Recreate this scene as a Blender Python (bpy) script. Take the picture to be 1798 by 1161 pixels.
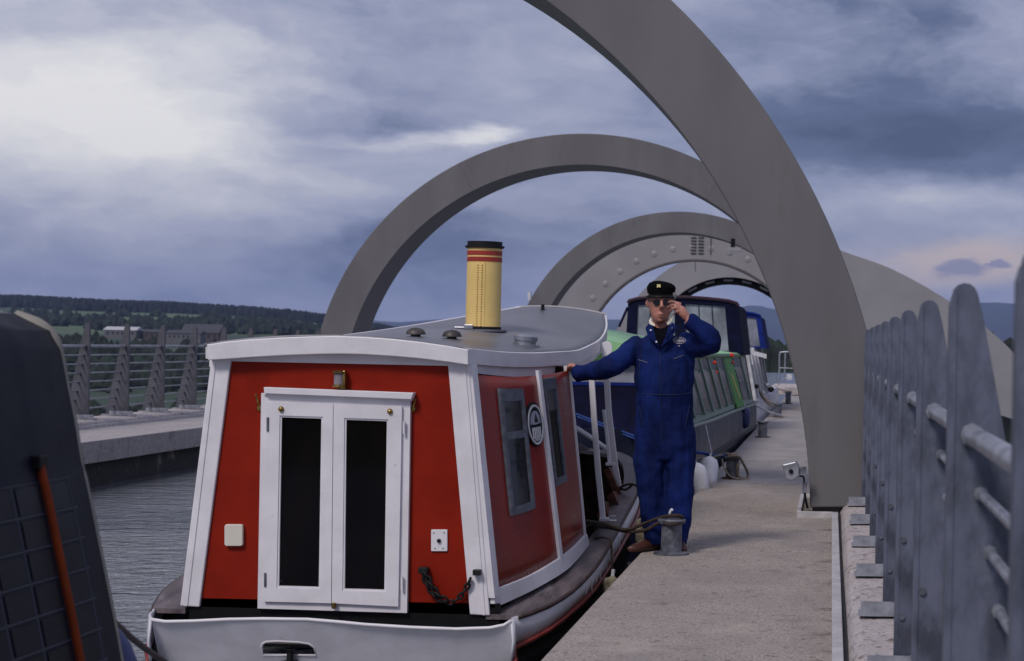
import bpy, bmesh, math, random
import numpy as np
from mathutils import Vector, Matrix, noise as mnoise
R = math.radians
random.seed(7)
for o in list(bpy.data.objects): bpy.data.objects.remove(o)
sc = bpy.context.scene
col = sc.collection

# ------------------------------------------------------------------ camera, sky, sun, exposure
EYE = 1.36            # camera height over the towpath (metres)
FPX = 3330.0          # focal length in photo pixels (1798 wide)
VX, VY = 1460.0, 610.0
ROLL = 0.0192
cam_d = bpy.data.cameras.new('camera')
cam = bpy.data.objects.new('camera', cam_d); col.objects.link(cam)
cam_d.sensor_width = 36.0
cam_d.lens = FPX / 1798 * 36.0
cam_d.shift_x = -(VX - 899) / 1798
cam_d.shift_y = (VY - 580.5) / 1798
cam_d.clip_start = 0.1; cam_d.clip_end = 40000
cam.location = (0, 0, EYE)
cam.rotation_euler = (Matrix.Rotation(R(90), 4, 'X') @ Matrix.Rotation(ROLL, 4, 'Z')).to_euler()
cam_d.dof.use_dof = True
cam_d.dof.focus_distance = 12.2
cam_d.dof.aperture_fstop = 7.0
sc.camera = cam
sc.view_settings.view_transform = 'Standard'
sc.view_settings.look = 'None'
sc.view_settings.exposure = 0.0
sc.view_settings.gamma = 1.0
try: sc.view_settings.use_curve_mapping = False
except Exception: pass

def P(u, v, D):
    """photo measurement (u, v) at distance D -> world point"""
    du, dv = u - VX, v - VY
    px = du + dv * ROLL; py = -du * ROLL + dv
    return Vector((px * D / FPX, D, EYE - py * D / FPX))

sun_el, sun_az = R(46), R(205)        # azimuth measured from +Y clockwise: behind the camera, to the left
sd = Vector((math.sin(sun_az) * math.cos(sun_el), math.cos(sun_az) * math.cos(sun_el), math.sin(sun_el)))
sl = bpy.data.lights.new('sun', 'SUN'); sl.energy = 2.0; sl.angle = R(14); sl.color = (1.0, 0.93, 0.86)
so = bpy.data.objects.new('sun', sl); col.objects.link(so)
so.rotation_euler = sd.to_track_quat('Z', 'Y').to_euler(); so.location = (0, -20, 40)

W = bpy.data.worlds.new('World'); sc.world = W; W.use_nodes = True
nt = W.node_tree; nt.nodes.clear()
def N(t, typ, **k):
    n = t.nodes.new(typ)
    for a, b in k.items(): setattr(n, a, b)
    return n
def mth(t, op, a, b=None, c=None, clamp=False):
    n = N(t, 'ShaderNodeMath', operation=op); n.use_clamp = clamp
    for i, x in enumerate((a, b, c)):
        if x is None: continue
        if hasattr(x, 'links'): t.links.new(x, n.inputs[i])
        else: n.inputs[i].default_value = x
    return n.outputs[0]
def mixc(t, f, a, b, mode='MIX'):
    n = N(t, 'ShaderNodeMix', data_type='RGBA', blend_type=mode)
    for s, x in ((n.inputs[0], f), (n.inputs[6], a), (n.inputs[7], b)):
        if hasattr(x, 'links'): t.links.new(x, s)
        elif isinstance(x, (int, float)): s.default_value = x
        else: s.default_value = (*x, 1) if len(x) == 3 else x
    return n.outputs[2]
tc = N(nt, 'ShaderNodeTexCoord'); G = tc.outputs['Generated']
def vmap(t, v, scale, loc=(0, 0, 0)):
    m = N(t, 'ShaderNodeMapping'); m.inputs['Scale'].default_value = scale; m.inputs['Location'].default_value = loc
    t.links.new(v, m.inputs['Vector']); return m.outputs[0]
def noise(t, v, scale, detail=6, rough=.55, dist=0.0):
    n = N(t, 'ShaderNodeTexNoise'); n.inputs['Scale'].default_value = scale; n.inputs['Detail'].default_value = detail
    n.inputs['Roughness'].default_value = rough; n.inputs['Distortion'].default_value = dist
    t.links.new(v, n.inputs['Vector']); return n.outputs[0]
def rng(t, v, a, b, c=0.0, d=1.0, smooth=True):
    n = N(t, 'ShaderNodeMapRange'); n.interpolation_type = 'SMOOTHSTEP' if smooth else 'LINEAR'
    t.links.new(v, n.inputs[0])
    for i, x in zip((1, 2, 3, 4), (a, b, c, d)): n.inputs[i].default_value = x
    return n.outputs[0]
def blob(px, py, rx, ry, wob=0.0):
    """soft cloud patch centred on a sky direction"""
    d = P(px, py, 10.0) - Vector((0, 0, EYE)); d.normalize()
    vs = N(nt, 'ShaderNodeVectorMath', operation='SUBTRACT'); nt.links.new(GW, vs.inputs[0]); vs.inputs[1].default_value = d
    vm = N(nt, 'ShaderNodeVectorMath', operation='MULTIPLY'); nt.links.new(vs.outputs[0], vm.inputs[0])
    k = FPX * 1.0
    vm.inputs[1].default_value = (k / rx, k / rx * .6, k / ry)
    ln = N(nt, 'ShaderNodeVectorMath', operation='LENGTH'); nt.links.new(vm.outputs[0], ln.inputs[0])
    return rng(nt, ln.outputs['Value'], 0.0, 1.0, 1.0, 0.0)
# warp the direction so cloud patches get ragged outlines
wn = N(nt, 'ShaderNodeTexNoise'); wn.inputs['Scale'].default_value = 8; wn.inputs['Detail'].default_value = 10; wn.inputs['Roughness'].default_value = .62
nt.links.new(vmap(nt, G, (1, 1, 2.6)), wn.inputs['Vector'])
w1 = N(nt, 'ShaderNodeVectorMath', operation='SUBTRACT'); nt.links.new(wn.outputs[1], w1.inputs[0]); w1.inputs[1].default_value = (.5, .5, .5)
w2 = N(nt, 'ShaderNodeVectorMath', operation='MULTIPLY'); nt.links.new(w1.outputs[0], w2.inputs[0]); w2.inputs[1].default_value = (.11, .06, .042)
w3 = N(nt, 'ShaderNodeVectorMath', operation='ADD'); nt.links.new(w2.outputs[0], w3.inputs[0]); nt.links.new(G, w3.inputs[1])
GW = w3.outputs[0]
n1 = noise(nt, vmap(nt, GW, (3.0, 3.0, 7)), 1.7, 10, .55, .5)
n2 = noise(nt, vmap(nt, GW, (6, 6, 17), (3, 1, 2)), 1.9, 9, .6, .4)
t0 = mth(nt, 'ADD', mth(nt, 'MULTIPLY', rng(nt, n1, .3, .72, 0, 1, False), .34), mth(nt, 'MULTIPLY', rng(nt, n2, .32, .7, 0, 1, False), .15))
n3 = noise(nt, vmap(nt, GW, (13, 13, 30), (7, 3, 5)), 2.0, 8, .6, .2)
t0 = mth(nt, 'MULTIPLY_ADD', rng(nt, n3, .3, .7, -.5, .5, False), .12, t0)
t0 = mth(nt, 'ADD', t0, .20)
def addt(t0, b, k): return mth(nt, 'MULTIPLY_ADD', b, k, t0)
SB = [(-150, -420, 1300, 900, .26), (-150, 200, 900, 300, .32), (150, 170, 460, 130, .34), (330, 260, 330, 90, .14), (845, 228, 90, 26, .34), (740, 236, 220, 26, .20), (500, 110, 500, 60, .10),
      (620, 205, 330, 34, -.18), (1600, 235, 520, 160, -.36), (1300, 430, 600, 110, -.10), (760, 440, 420, 130, -.16), (620, 320, 160, 50, .08),
      (1600, 60, 520, 150, -.17), (520, 400, 420, 120, .10), (190, 175, 260, 70, .05), (1640, 345, 300, 40, .16), (120, 450, 300, 70, -.10), (1120, 200, 260, 90, -.10), (950, 350, 200, 40, .06)]
for a in SB: t0 = addt(t0, blob(*a[:4]), a[4])
ramp = N(nt, 'ShaderNodeValToRGB'); nt.links.new(t0, ramp.inputs[0])
cr = ramp.color_ramp
cr.elements[0].position = 0.0; cr.elements[0].color = (.048, .064, .132, 1)
cr.elements[1].position = 1.0; cr.elements[1].color = (.90, .88, .87, 1)
for p, c in ((.2, (.105, .13, .235)), (.38, (.27, .295, .435)), (.56, (.42, .435, .56)), (.76, (.66, .66, .72))):
    e = cr.elements.new(p); e.color = (*c, 1)
# warm break near the horizon on the right, small dark cloud in it
warm = mth(nt, 'MULTIPLY', blob(1690, 466, 300, 80), 1.0)
cc = mixc(nt, rng(nt, warm, .0, .75, 0, .92), ramp.outputs[0], (.62, .50, .46))
warm2 = blob(1010, 378, 170, 22)
cc = mixc(nt, mth(nt, 'MULTIPLY', warm2, .25), cc, (.5, .48, .6))
cc = mixc(nt, mth(nt, 'MULTIPLY', rng(nt, blob(1668, 480, 84, 34), .1, .7), .75), cc, (.17, .18, .33))
cc = mixc(nt, mth(nt, 'MULTIPLY', rng(nt, blob(1738, 474, 36, 16), .1, .5), .8), cc, (.2, .2, .36))
# overhead the deck of cloud is brighter than at the horizon
sep = N(nt, 'ShaderNodeSeparateXYZ'); nt.links.new(G, sep.inputs[0])
up = rng(nt, sep.outputs[2], .22, .95)
cc = mixc(nt, mth(nt, 'MULTIPLY', up, .75), cc, (.42, .44, .60))
sky = N(nt, 'ShaderNodeTexSky'); sky.sky_type = 'NISHITA'; sky.sun_disc = False
sky.sun_elevation = sun_el; sky.sun_rotation = sun_az
cs = mixc(nt, 1.0, cc, (10, 10, 10), 'MULTIPLY')
cover = mixc(nt, .93, sky.outputs[0], cs)
bg = N(nt, 'ShaderNodeBackground'); bg.inputs[1].default_value = 0.1
nt.links.new(cover, bg.inputs[0])
wo = N(nt, 'ShaderNodeOutputWorld'); nt.links.new(bg.outputs[0], wo.inputs[0])

# ------------------------------------------------------------------ materials
MATS = {}
def mat(name, c, rough=.6, metal=0.0, var=.12, vs=6.0, bump=0.0, bs=60.0, c2=None, spec=None, wear=None, emit=None, trans=0.0, alpha=1.0, stretch=(1, 1, 1), coat=0.0):
    if name in MATS: return MATS[name]
    m = bpy.data.materials.new(name); m.use_nodes = True
    t = m.node_tree; b = t.nodes['Principled BSDF']
    tcn = N(t, 'ShaderNodeTexCoord'); v = vmap(t, tcn.outputs['Object'], stretch)
    nn = noise(t, v, vs, 7, .6)
    c2 = c2 or tuple(x * (1 - var * 2) for x in c)
    cx = mixc(t, rng(t, nn, .32, .68, 0, 1), c2, tuple(min(1, x * (1 + var * .4)) for x in c))
    if wear:
        wc, lo, hi, ws = wear
        cx = mixc(t, rng(t, noise(t, v, ws, 9, .68), lo, hi, 0, 1), cx, wc)
    t.links.new(cx, b.inputs['Base Color'])
    rn = rng(t, nn, .3, .7, max(0, rough - .08), min(1, rough + .08), False)
    t.links.new(rn, b.inputs['Roughness'])
    b.inputs['Metallic'].default_value = metal
    if spec is not None: b.inputs['Specular IOR Level'].default_value = spec
    if trans: b.inputs['Transmission Weight'].default_value = trans
    if coat: b.inputs['Coat Weight'].default_value = coat
    if alpha < 1: b.inputs['Alpha'].default_value = alpha
    if emit: b.inputs['Emission Color'].default_value = (*emit, 1); b.inputs['Emission Strength'].default_value = 1.0
    if bump:
        bn = N(t, 'ShaderNodeBump'); bn.inputs['Strength'].default_value = min(1, bump); bn.inputs['Distance'].default_value = .01 if bump <= 1 else .01 * bump
        t.links.new(noise(t, v, bs, 6, .6), bn.inputs['Height']); t.links.new(bn.outputs[0], b.inputs['Normal'])
    MATS[name] = m; return m
M = {}
M['red'] = mat('red_paint', (.245, .0125, .003), .45, spec=.15, var=.10, vs=3, bump=.06, bs=9)
M['red2'] = mat('red_side_paint', (.23, .018, .008), .30, spec=.35, var=.12, vs=3, bump=.05, bs=6)
M['white'] = mat('white_paint', (.72, .70, .74), .42, var=.05, vs=5, bump=.10, bs=45, wear=((.42, .38, .36), .64, .78, 11))
M['whiteh'] = mat('white_hull_paint', (.66, .66, .72), .35, var=.08, vs=3, bump=.35, bs=7, wear=((.36, .32, .30), .63, .78, 7))
M['roof'] = mat('grey_roof_paint', (.17, .172, .20), .38, var=.22, vs=2.2, bump=.15, bs=30, stretch=(1, .5, 1))
M['black'] = mat('black_paint', (.006, .006, .007), .5, spec=.2)
M['blackm'] = mat('black_iron', (.010, .010, .011), .5, spec=.25, bump=.3, bs=80)
M['gunwale'] = mat('weathered_brown_plank', (.15, .12, .13), .55, var=.3, vs=8, bump=.5, bs=40, stretch=(1, .25, 1), wear=((.28, .25, .28), .56, .72, 6))
M['plank_edge'] = mat('brown_plank_edge', (.062, .038, .036), .6, var=.3, vs=10)
M['strake'] = mat('red_rubbing_strake', (.23, .030, .022), .38, var=.2)
M['glass'] = mat('dark_glass', (.0045, .0030, .0028), .04, c2=(.001, .001, .002), vs=3.2, spec=.16, stretch=(1, 1, .5))
M['glass2'] = mat('dull_window_glass', (.030, .027, .026), .12, var=.5, vs=4, spec=.5)
M['steel_frame'] = mat('grey_window_frame', (.13, .14, .175), .5, metal=.2, var=.2, vs=20)
M['brass'] = mat('brass', (.42, .28, .09), .32, metal=.9, var=.35, vs=30)
M['lens'] = mat('lamp_lens', (.25, .22, .25), .1, var=.2)
M['cream'] = mat('cream_plastic', (.66, .62, .54), .45, var=.04)
M['yellow'] = mat('yellow_funnel_paint', (.80, .57, .20), .42, var=.05, vs=4, bump=.15, bs=14, wear=((.40, .27, .10), .68, .8, 5))
M['band'] = mat('red_funnel_band', (.36, .035, .02), .4)
M['chrome'] = mat('bright_steel', (.42, .42, .46), .35, metal=.8, var=.1)
M['vent'] = mat('dull_brass_vent', (.075, .065, .06), .5, metal=.3, var=.3, vs=20)
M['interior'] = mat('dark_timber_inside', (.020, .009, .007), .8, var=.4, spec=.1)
M['orange_wood'] = mat('varnished_timber', (.14, .036, .014), .4, var=.4, vs=8)
M['arch'] = mat('grey_arch_paint', (.160, .154, .164), .55, var=.09, vs=.9, bump=.06, bs=3, stretch=(1, 1, .3), wear=((.128, .122, .128), .54, .70, 2.6), spec=.3)
M['seam'] = mat('dark_seam', (.10, .095, .10), .7)
M['wheel'] = mat('pale_grey_steel', (.28, .27, .295), .5, var=.06, vs=.4)
M['galv'] = mat('galvanised_steel', (.118, .133, .19), .48, metal=.2, var=.26, vs=11, bump=.25, bs=40, wear=((.165, .18, .25), .50, .72, 7), stretch=(1, 1, .45))
M['galv2'] = mat('galvanised_tube', (.36, .375, .43), .38, metal=.45, var=.2, vs=9)
M['zinc'] = mat('bright_zinc_plate', (.31, .325, .38), .45, metal=.2, var=.2, vs=12)
M['bollard'] = mat('bollard_paint', (.125, .135, .17), .5, var=.3, vs=14, bump=.3, bs=40, wear=((.10, .055, .035), .60, .70, 12))
M['rust'] = mat('rusty_plate', (.13, .065, .045), .75, var=.4, vs=15)
M['rope'] = mat('brown_rope', (.060, .036, .026), .85, var=.4, vs=60, bump=.8, bs=160)
M['rope2'] = mat('pale_rope', (.33, .27, .21), .85, var=.3, vs=60, bump=.8, bs=160)
M['rope3'] = mat('blue_rope', (.03, .09, .36), .8, var=.3, vs=60)
M['rope4'] = mat('white_line', (.55, .55, .6), .8)
M['fender'] = mat('white_fender_vinyl', (.72, .72, .78), .38, var=.06, vs=6)
M['fender2'] = mat('worn_rope_fender', (.22, .19, .13), .85, var=.4, vs=14, bump=.8, bs=50)
M['fenderb'] = mat('navy_fender', (.02, .03, .14), .4)
M['navy'] = mat('navy_canvas', (.007, .008, .034), .85, var=.3, spec=.1, vs=4, bump=.4, bs=10)
M['navyh'] = mat('navy_hull_paint', (.010, .013, .038), .42, spec=.3, var=.3, vs=2, bump=.1, bs=4)
M['plastic'] = mat('clear_canopy_window', (.36, .375, .46), .22, var=.28, vs=2.2, bump=.8, bs=4, stretch=(1.0, 1.6, .6), alpha=.80)
M['purple'] = mat('maroon_piping', (.035, .008, .028), .8)
M['green'] = mat('light_green_roof_paint', (.30, .60, .30), .5, var=.05)
M['greend'] = mat('dark_green_paint', (.04, .12, .035), .5)
M['sage'] = mat('sage_cabin_paint', (.14, .21, .16), .4, var=.1)
M['greenv'] = mat('bright_green_paint', (.05, .24, .022), .5, spec=.15)
M['gold'] = mat('yellow_lettering', (.55, .40, .05), .5)
M['redl'] = mat('red_lantern', (.80, .03, .02), .3)
M['canb'] = mat('royal_blue_canvas', (.012, .028, .20), .8, spec=.1, var=.2, vs=4)
M['boatglass'] = mat('boat_window_glass', (.05, .052, .068), .12, spec=.35, var=.5, vs=2.2)
M['whitef'] = mat('off_white_frame', (.60, .60, .64), .45)
M['creamf'] = mat('cream_boat_edge', (.26, .245, .215), .6)
M['orange'] = mat('orange_strap', (.22, .040, .012), .7, spec=.1)
M['navy2'] = mat('near_black_navy_paint', (.005, .006, .016), .5, spec=.15)
M['muntin'] = mat('slate_muntin', (.030, .034, .055), .6)
M['darkpane'] = mat('black_pane', (.006, .005, .009), .4, spec=.15)
# concrete of the towpath: gravelly grain, cross brushed stains
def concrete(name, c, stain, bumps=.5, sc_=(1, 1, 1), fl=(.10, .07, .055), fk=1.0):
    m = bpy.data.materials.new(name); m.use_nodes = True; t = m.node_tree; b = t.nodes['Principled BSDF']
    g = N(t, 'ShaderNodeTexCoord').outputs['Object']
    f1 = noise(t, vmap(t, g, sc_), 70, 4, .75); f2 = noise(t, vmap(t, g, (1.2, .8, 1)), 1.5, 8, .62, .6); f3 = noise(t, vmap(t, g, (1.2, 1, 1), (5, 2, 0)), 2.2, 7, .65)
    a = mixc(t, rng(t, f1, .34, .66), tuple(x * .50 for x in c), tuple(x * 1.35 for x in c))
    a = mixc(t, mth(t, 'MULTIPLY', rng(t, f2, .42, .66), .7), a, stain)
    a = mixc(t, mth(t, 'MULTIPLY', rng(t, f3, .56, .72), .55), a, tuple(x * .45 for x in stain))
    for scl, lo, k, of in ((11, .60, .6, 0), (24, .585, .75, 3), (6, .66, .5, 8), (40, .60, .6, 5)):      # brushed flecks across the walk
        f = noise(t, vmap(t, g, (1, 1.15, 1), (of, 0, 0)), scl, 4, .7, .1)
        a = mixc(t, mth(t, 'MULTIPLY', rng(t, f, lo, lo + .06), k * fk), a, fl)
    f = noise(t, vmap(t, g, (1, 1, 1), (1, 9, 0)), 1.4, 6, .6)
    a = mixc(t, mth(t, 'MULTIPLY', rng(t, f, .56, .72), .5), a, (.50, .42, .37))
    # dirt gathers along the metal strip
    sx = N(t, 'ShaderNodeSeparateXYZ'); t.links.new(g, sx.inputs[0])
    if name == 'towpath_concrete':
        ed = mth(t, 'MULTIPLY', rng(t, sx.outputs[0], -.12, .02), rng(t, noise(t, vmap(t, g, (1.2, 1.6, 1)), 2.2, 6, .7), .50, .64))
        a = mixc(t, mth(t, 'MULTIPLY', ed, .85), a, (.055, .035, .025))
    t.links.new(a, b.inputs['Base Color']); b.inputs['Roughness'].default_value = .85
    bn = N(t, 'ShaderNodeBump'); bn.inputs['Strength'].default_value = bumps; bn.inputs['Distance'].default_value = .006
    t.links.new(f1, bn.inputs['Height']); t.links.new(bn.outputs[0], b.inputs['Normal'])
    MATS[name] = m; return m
M['path'] = concrete('towpath_concrete', (.345, .30, .27), (.245, .212, .196), fk=1.2)
M['path3'] = concrete('far_towpath_concrete', (.40, .37, .37), (.32, .295, .30), .9, fk=.8)
M['path2'] = concrete('towpath_rough_concrete', (.34, .315, .315), (.25, .232, .235), .9, fk=.9)
M['kerb'] = concrete('rough_kerb_concrete', (.55, .50, .50), (.42, .37, .36), 1.0, (.4, 3, 1), (.12, .075, .055), 1.9)
M['wallc'] = concrete('trough_wall_concrete', (.035, .034, .038), (.022, .022, .024))  # concrete darkened in its colour for the shade under the overhanging walkway
M['strip'] = mat('pale_metal_strip', (.50, .48, .50), .5, var=.12, vs=10)
M['gravel'] = mat('gravel_fill', (.30, .27, .25), .9, var=.6, vs=90, bump=1, bs=120)
M['shoe'] = mat('brown_leather', (.07, .022, .015), .45)

# ------------------------------------------------------------------ mesh helpers
def props(o, label=None, cat=None, group=None, kind=None):
    if label: o['label'] = label
    if cat: o['category'] = cat
    if group: o['group'] = group
    if kind: o['kind'] = kind
    return o
def thing(name, label, cat, loc=(0, 0, 0), group=None, rz=0):
    o = bpy.data.objects.new(name, None); col.objects.link(o); o.location = loc; o.rotation_euler = (0, 0, rz)
    o.empty_display_size = .2
    return props(o, label, cat, group)
class MB:
    """collects shapes in world space; build() links them as one mesh object, optionally under a parent"""
    def __init__(s): s.bm = bmesh.new()
    def face(s, pts):
        try: return s.bm.faces.new([s.bm.verts.new(p) for p in pts])
        except ValueError: return None
    def box(s, c, d, rot=None):
        m = rot or Matrix.Identity(3)
        vs = [s.bm.verts.new(Vector(c) + m @ Vector((x * d[0] / 2, y * d[1] / 2, z * d[2] / 2))) for x in (-1, 1) for y in (-1, 1) for z in (-1, 1)]
        for f in ((0, 1, 3, 2), (4, 6, 7, 5), (0, 4, 5, 1), (2, 3, 7, 6), (0, 2, 6, 4), (1, 5, 7, 3)): s.bm.faces.new([vs[i] for i in f])
        return s
    def prism(s, pts, off):
        """closed outline pts (3d) extruded by vector off"""
        off = Vector(off); a = [s.bm.verts.new(p) for p in pts]; b = [s.bm.verts.new(Vector(p) + off) for p in pts]
        n = len(pts); s.bm.faces.new(a); s.bm.faces.new(b[::-1])
        for i in range(n): s.bm.faces.new([a[i], b[i], b[(i + 1) % n], a[(i + 1) % n]])
        return s
    def tube(s, pts, r, n=8, cap=True, close=False):
        pts = [Vector(p) for p in pts]; k = len(pts); rs = r if hasattr(r, '__len__') else [r] * k
        rings = []; up = None
        for i, p in enumerate(pts):
            if close: t = pts[(i + 1) % k] - pts[i - 1]
            else: t = pts[min(i + 1, k - 1)] - pts[max(i - 1, 0)]
            t.normalize()
            if up is None: up = Vector((0, 0, 1)) if abs(t.z) < .9 else Vector((0, 1, 0))
            a = t.cross(up).normalized(); up = a.cross(t).normalized()
            rings.append([s.bm.verts.new(p + (a * math.cos(q) + up * math.sin(q)) * rs[i]) for q in [2 * math.pi * j / n for j in range(n)]])
        m = k if close else k - 1
        for i in range(m):
            A, B = rings[i], rings[(i + 1) % k]
            for j in range(n): s.bm.faces.new([A[j], A[(j + 1) % n], B[(j + 1) % n], B[j]])
        if cap and not close: s.bm.faces.new(rings[0][::-1]); s.bm.faces.new(rings[-1])
        return s
    def loft(s, rings, cap=True, close=True):
        """rings: lists of points with equal counts"""
        rr = [[s.bm.verts.new(p) for p in r] for r in rings]; n = len(rr[0])
        for A, B in zip(rr, rr[1:]):
            for j in range(n if close else n - 1): s.bm.faces.new([A[j], A[(j + 1) % n], B[(j + 1) % n], B[j]])
        if cap and close: s.bm.faces.new(rr[0][::-1]); s.bm.faces.new(rr[-1])
        return s
    def lathe(s, c, prof, n=20, axis=None):
        """prof: (radius, height) along axis from c"""
        ax = Vector(axis or (0, 0, 1)).normalized(); a = ax.orthogonal().normalized(); b = ax.cross(a)
        c = Vector(c)
        return s.loft([[c + ax * h + (a * math.cos(2 * math.pi * j / n) + b * math.sin(2 * math.pi * j / n)) * max(r, 1e-4) for j in range(n)] for r, h in prof])
    def grid(s, fn, nu, nv):
        vs = [[s.bm.verts.new(fn(i / nu, j / nv)) for j in range(nv + 1)] for i in range(nu + 1)]
        for i in range(nu):
            for j in range(nv): s.bm.faces.new([vs[i][j], vs[i + 1][j], vs[i + 1][j + 1], vs[i][j + 1]])
        return s
    def build(s, name, m, parent=None, smooth=None, bevel=0.0, label=None, cat=None, group=None, kind=None, origin=None, solid=0.0, normals=True, subsurf=0):
        if normals: bmesh.ops.recalc_face_normals(s.bm, faces=s.bm.faces[:])
        me = bpy.data.meshes.new(name); s.bm.to_mesh(me); s.bm.free()
        if parent is not None: off = parent.matrix_world.translation if parent.parent is None else world_loc(parent)
        else: off = Vector((0, 0, 0))
        if parent is None and origin is not None: off = Vector(origin)
        if parent is not None: off = world_loc(parent)
        if off.length > 0: me.transform(Matrix.Translation(-off))
        o = bpy.data.objects.new(name, me); col.objects.link(o)
        if parent is not None: o.parent = parent
        elif origin is not None: o.location = origin
        me.materials.append(M[m] if isinstance(m, str) else m)
        if solid:
            q = o.modifiers.new('solid', 'SOLIDIFY'); q.thickness = solid; q.offset = 0
        if bevel:
            q = o.modifiers.new('bevel', 'BEVEL'); q.width = bevel; q.segments = 2; q.limit_method = 'ANGLE'; q.angle_limit = R(35)
        if subsurf:
            q = o.modifiers.new('sub', 'SUBSURF'); q.levels = subsurf; q.render_levels = subsurf
        if smooth is not None:
            for p in me.polygons: p.use_smooth = True
            if smooth < 180: sharp(me, smooth)
        return props(o, label, cat, group, kind)
def world_loc(o):
    v = Vector(o.location)
    while o.parent is not None: o = o.parent; v = v + Vector(o.location)
    return v
def sharp(me, ang):
    bm = bmesh.new(); bm.from_mesh(me)
    for e in bm.edges:
        if len(e.link_faces) == 2 and e.calc_face_angle(0) > R(ang): e.smooth = False
    bm.to_mesh(me); bm.free()
def lerp(a, b, t): return a + (b - a) * t
def interp(x, tab):
    xs = [t[0] for t in tab]
    if x <= xs[0]: return tab[0][1]
    for (x0, y0), (x1, y1) in zip(tab, tab[1:]):
        if x <= x1: return lerp(y0, y1, (x - x0) / (x1 - x0))
    return tab[-1][1]
def ctab(tab, x, j=1):
    """Catmull-Rom table lookup"""
    n = len(tab)
    if x <= tab[0][0]: return tab[0][j]
    if x >= tab[-1][0]: return tab[-1][j]
    for i in range(n - 1):
        if x <= tab[i + 1][0]:
            x0, x1 = tab[i][0], tab[i + 1][0]; t = (x - x0) / (x1 - x0); h = x1 - x0
            y0, y1 = tab[i][j], tab[i + 1][j]
            m0 = (y1 - tab[i - 1][j]) / (x1 - tab[i - 1][0]) * h if i > 0 else y1 - y0
            m1 = (tab[i + 2][j] - y0) / (tab[i + 2][0] - x0) * h if i < n - 2 else y1 - y0
            return (2 * t**3 - 3 * t**2 + 1) * y0 + (t**3 - 2 * t**2 + t) * m0 + (-2 * t**3 + 3 * t**2) * y1 + (t**3 - t**2) * m1
def spline(pts, n=10):
    pts = [Vector(p) for p in pts]; out = []
    for i in range(len(pts) - 1):
        p0 = pts[max(i - 1, 0)]; p1 = pts[i]; p2 = pts[i + 1]; p3 = pts[min(i + 2, len(pts) - 1)]
        for k in range(n):
            t = k / n
            out.append(.5 * ((2 * p1) + (p2 - p0) * t + (2 * p0 - 5 * p1 + 4 * p2 - p3) * t * t + (3 * p1 - p0 - 3 * p2 + p3) * t**3))
    return out + [pts[-1]]
def copy_tree(o, parent=None):
    c = o.copy(); col.objects.link(c)
    if parent is not None: c.parent = parent
    for ch in kids.get(o.name, []) if False else [x for x in o.children]: copy_tree(ch, c)
    return c

# ================================================================== SETTING
XC = -5.25             # centre line of the canal
XE = -1.22             # towpath edge at the water
WATER = -0.60
LEN = 66.0

# ---- land: one big sheet that rises to a wooded hill on the left, and blue hills far off
def polar(name, a0, a1, na, d0, d1, nd, zf, m, kind='structure', logd=True):
    As = np.linspace(a0, a1, na); Ds = np.geomspace(d0, d1, nd) if logd else np.linspace(d0, d1, nd)
    vs = []; fs = []
    for D in Ds:
        for a in As: vs.append((a * D, D, zf(a, D)))
    for i in range(nd - 1):
        for j in range(na - 1):
            k = i * na + j; fs.append((k, k + 1, k + na + 1, k + na))
    me = bpy.data.meshes.new(name); me.from_pydata(vs, [], fs); me.materials.append(m)
    for p in me.polygons: p.use_smooth = True
    o = bpy.data.objects.new(name, me); col.objects.link(o); o['kind'] = kind; return o
def nz(x, y, s, seed=0): return mnoise.noise(Vector((x * s + seed, y * s - seed, seed * 1.7)))
def ang(u): return (u - VX) / FPX
RIDGE = [(-900, 55), (-300, 60), (50, 59), (90, 57), (200, 53), (300, 52), (450, 44), (570, 34), (640, 22), (760, 4), (900, -6), (2600, -10)]
def zland(a, D):
    u = VX + a * FPX
    L = interp(u, [(500, 1), (800, .55), (1100, .25), (1500, .1)])
    base = interp(D, [(0, -24), (120, -23), (300, -17), (600, -9.5), (900, -2.5), (1300, 5), (1800, 14)])
    z = lerp(-25, base, L)
    if D > 1500:
        top = EYE + interp(u, RIDGE) * 2500 / FPX - 6
        z = lerp(z, top, min(1, ((D - 1500) / 1000) ** .9)) if D < 2500 else top - (D - 2500) * .03
    return z + nz(a * D, D, .004, 3) * 1.5 * min(1, D / 600)
def landmat():
    m = bpy.data.materials.new('fields_and_grass'); m.use_nodes = True; t = m.node_tree; b = t.nodes['Principled BSDF']
    g = N(t, 'ShaderNodeTexCoord').outputs['Object']
    vo = N(t, 'ShaderNodeTexVoronoi'); vo.inputs['Scale'].default_value = .0042; t.links.new(vmap(t, g, (1.2, .55, 0)), vo.inputs['Vector'])
    hv = N(t, 'ShaderNodeSeparateColor'); t.links.new(vo.outputs['Color'], hv.inputs[0])
    a = mixc(t, rng(t, hv.outputs[0], .2, .8), (.017, .040, .021), (.034, .070, .030))
    a = mixc(t, rng(t, hv.outputs[1], .72, .82), a, (.075, .12, .045))
    a = mixc(t, rng(t, noise(t, g, .03, 6, .6), .42, .66), a, (.030, .050, .028))
    t.links.new(a, b.inputs['Base Color']); b.inputs['Roughness'].default_value = .95
    return m
LM = landmat()
polar('ground', -.85, .35, 120, 30, 9000, 90, zland, LM)
g2 = MB(); g2.box((0, 1000, -40.4), (23900, 23900, .8)); g2.build('terrain', LM, kind='structure')
hm = mat('far_heather_hill', (.022, .034, .040), .95, var=.3, vs=.002)
FAR = [(-1500, 30), (300, 36), (640, 34), (700, 30), (780, 37), (850, 33), (950, 28), (1040, 42), (1100, 44), (1180, 52), (1240, 58), (1290, 66), (1318, 74), (1330, 73), (1350, 67), (1400, 62), (1480, 70), (1560, 60), (1650, 76), (1700, 84), (1750, 86), (1800, 84), (2000, 70), (2600, 50)]
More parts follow.
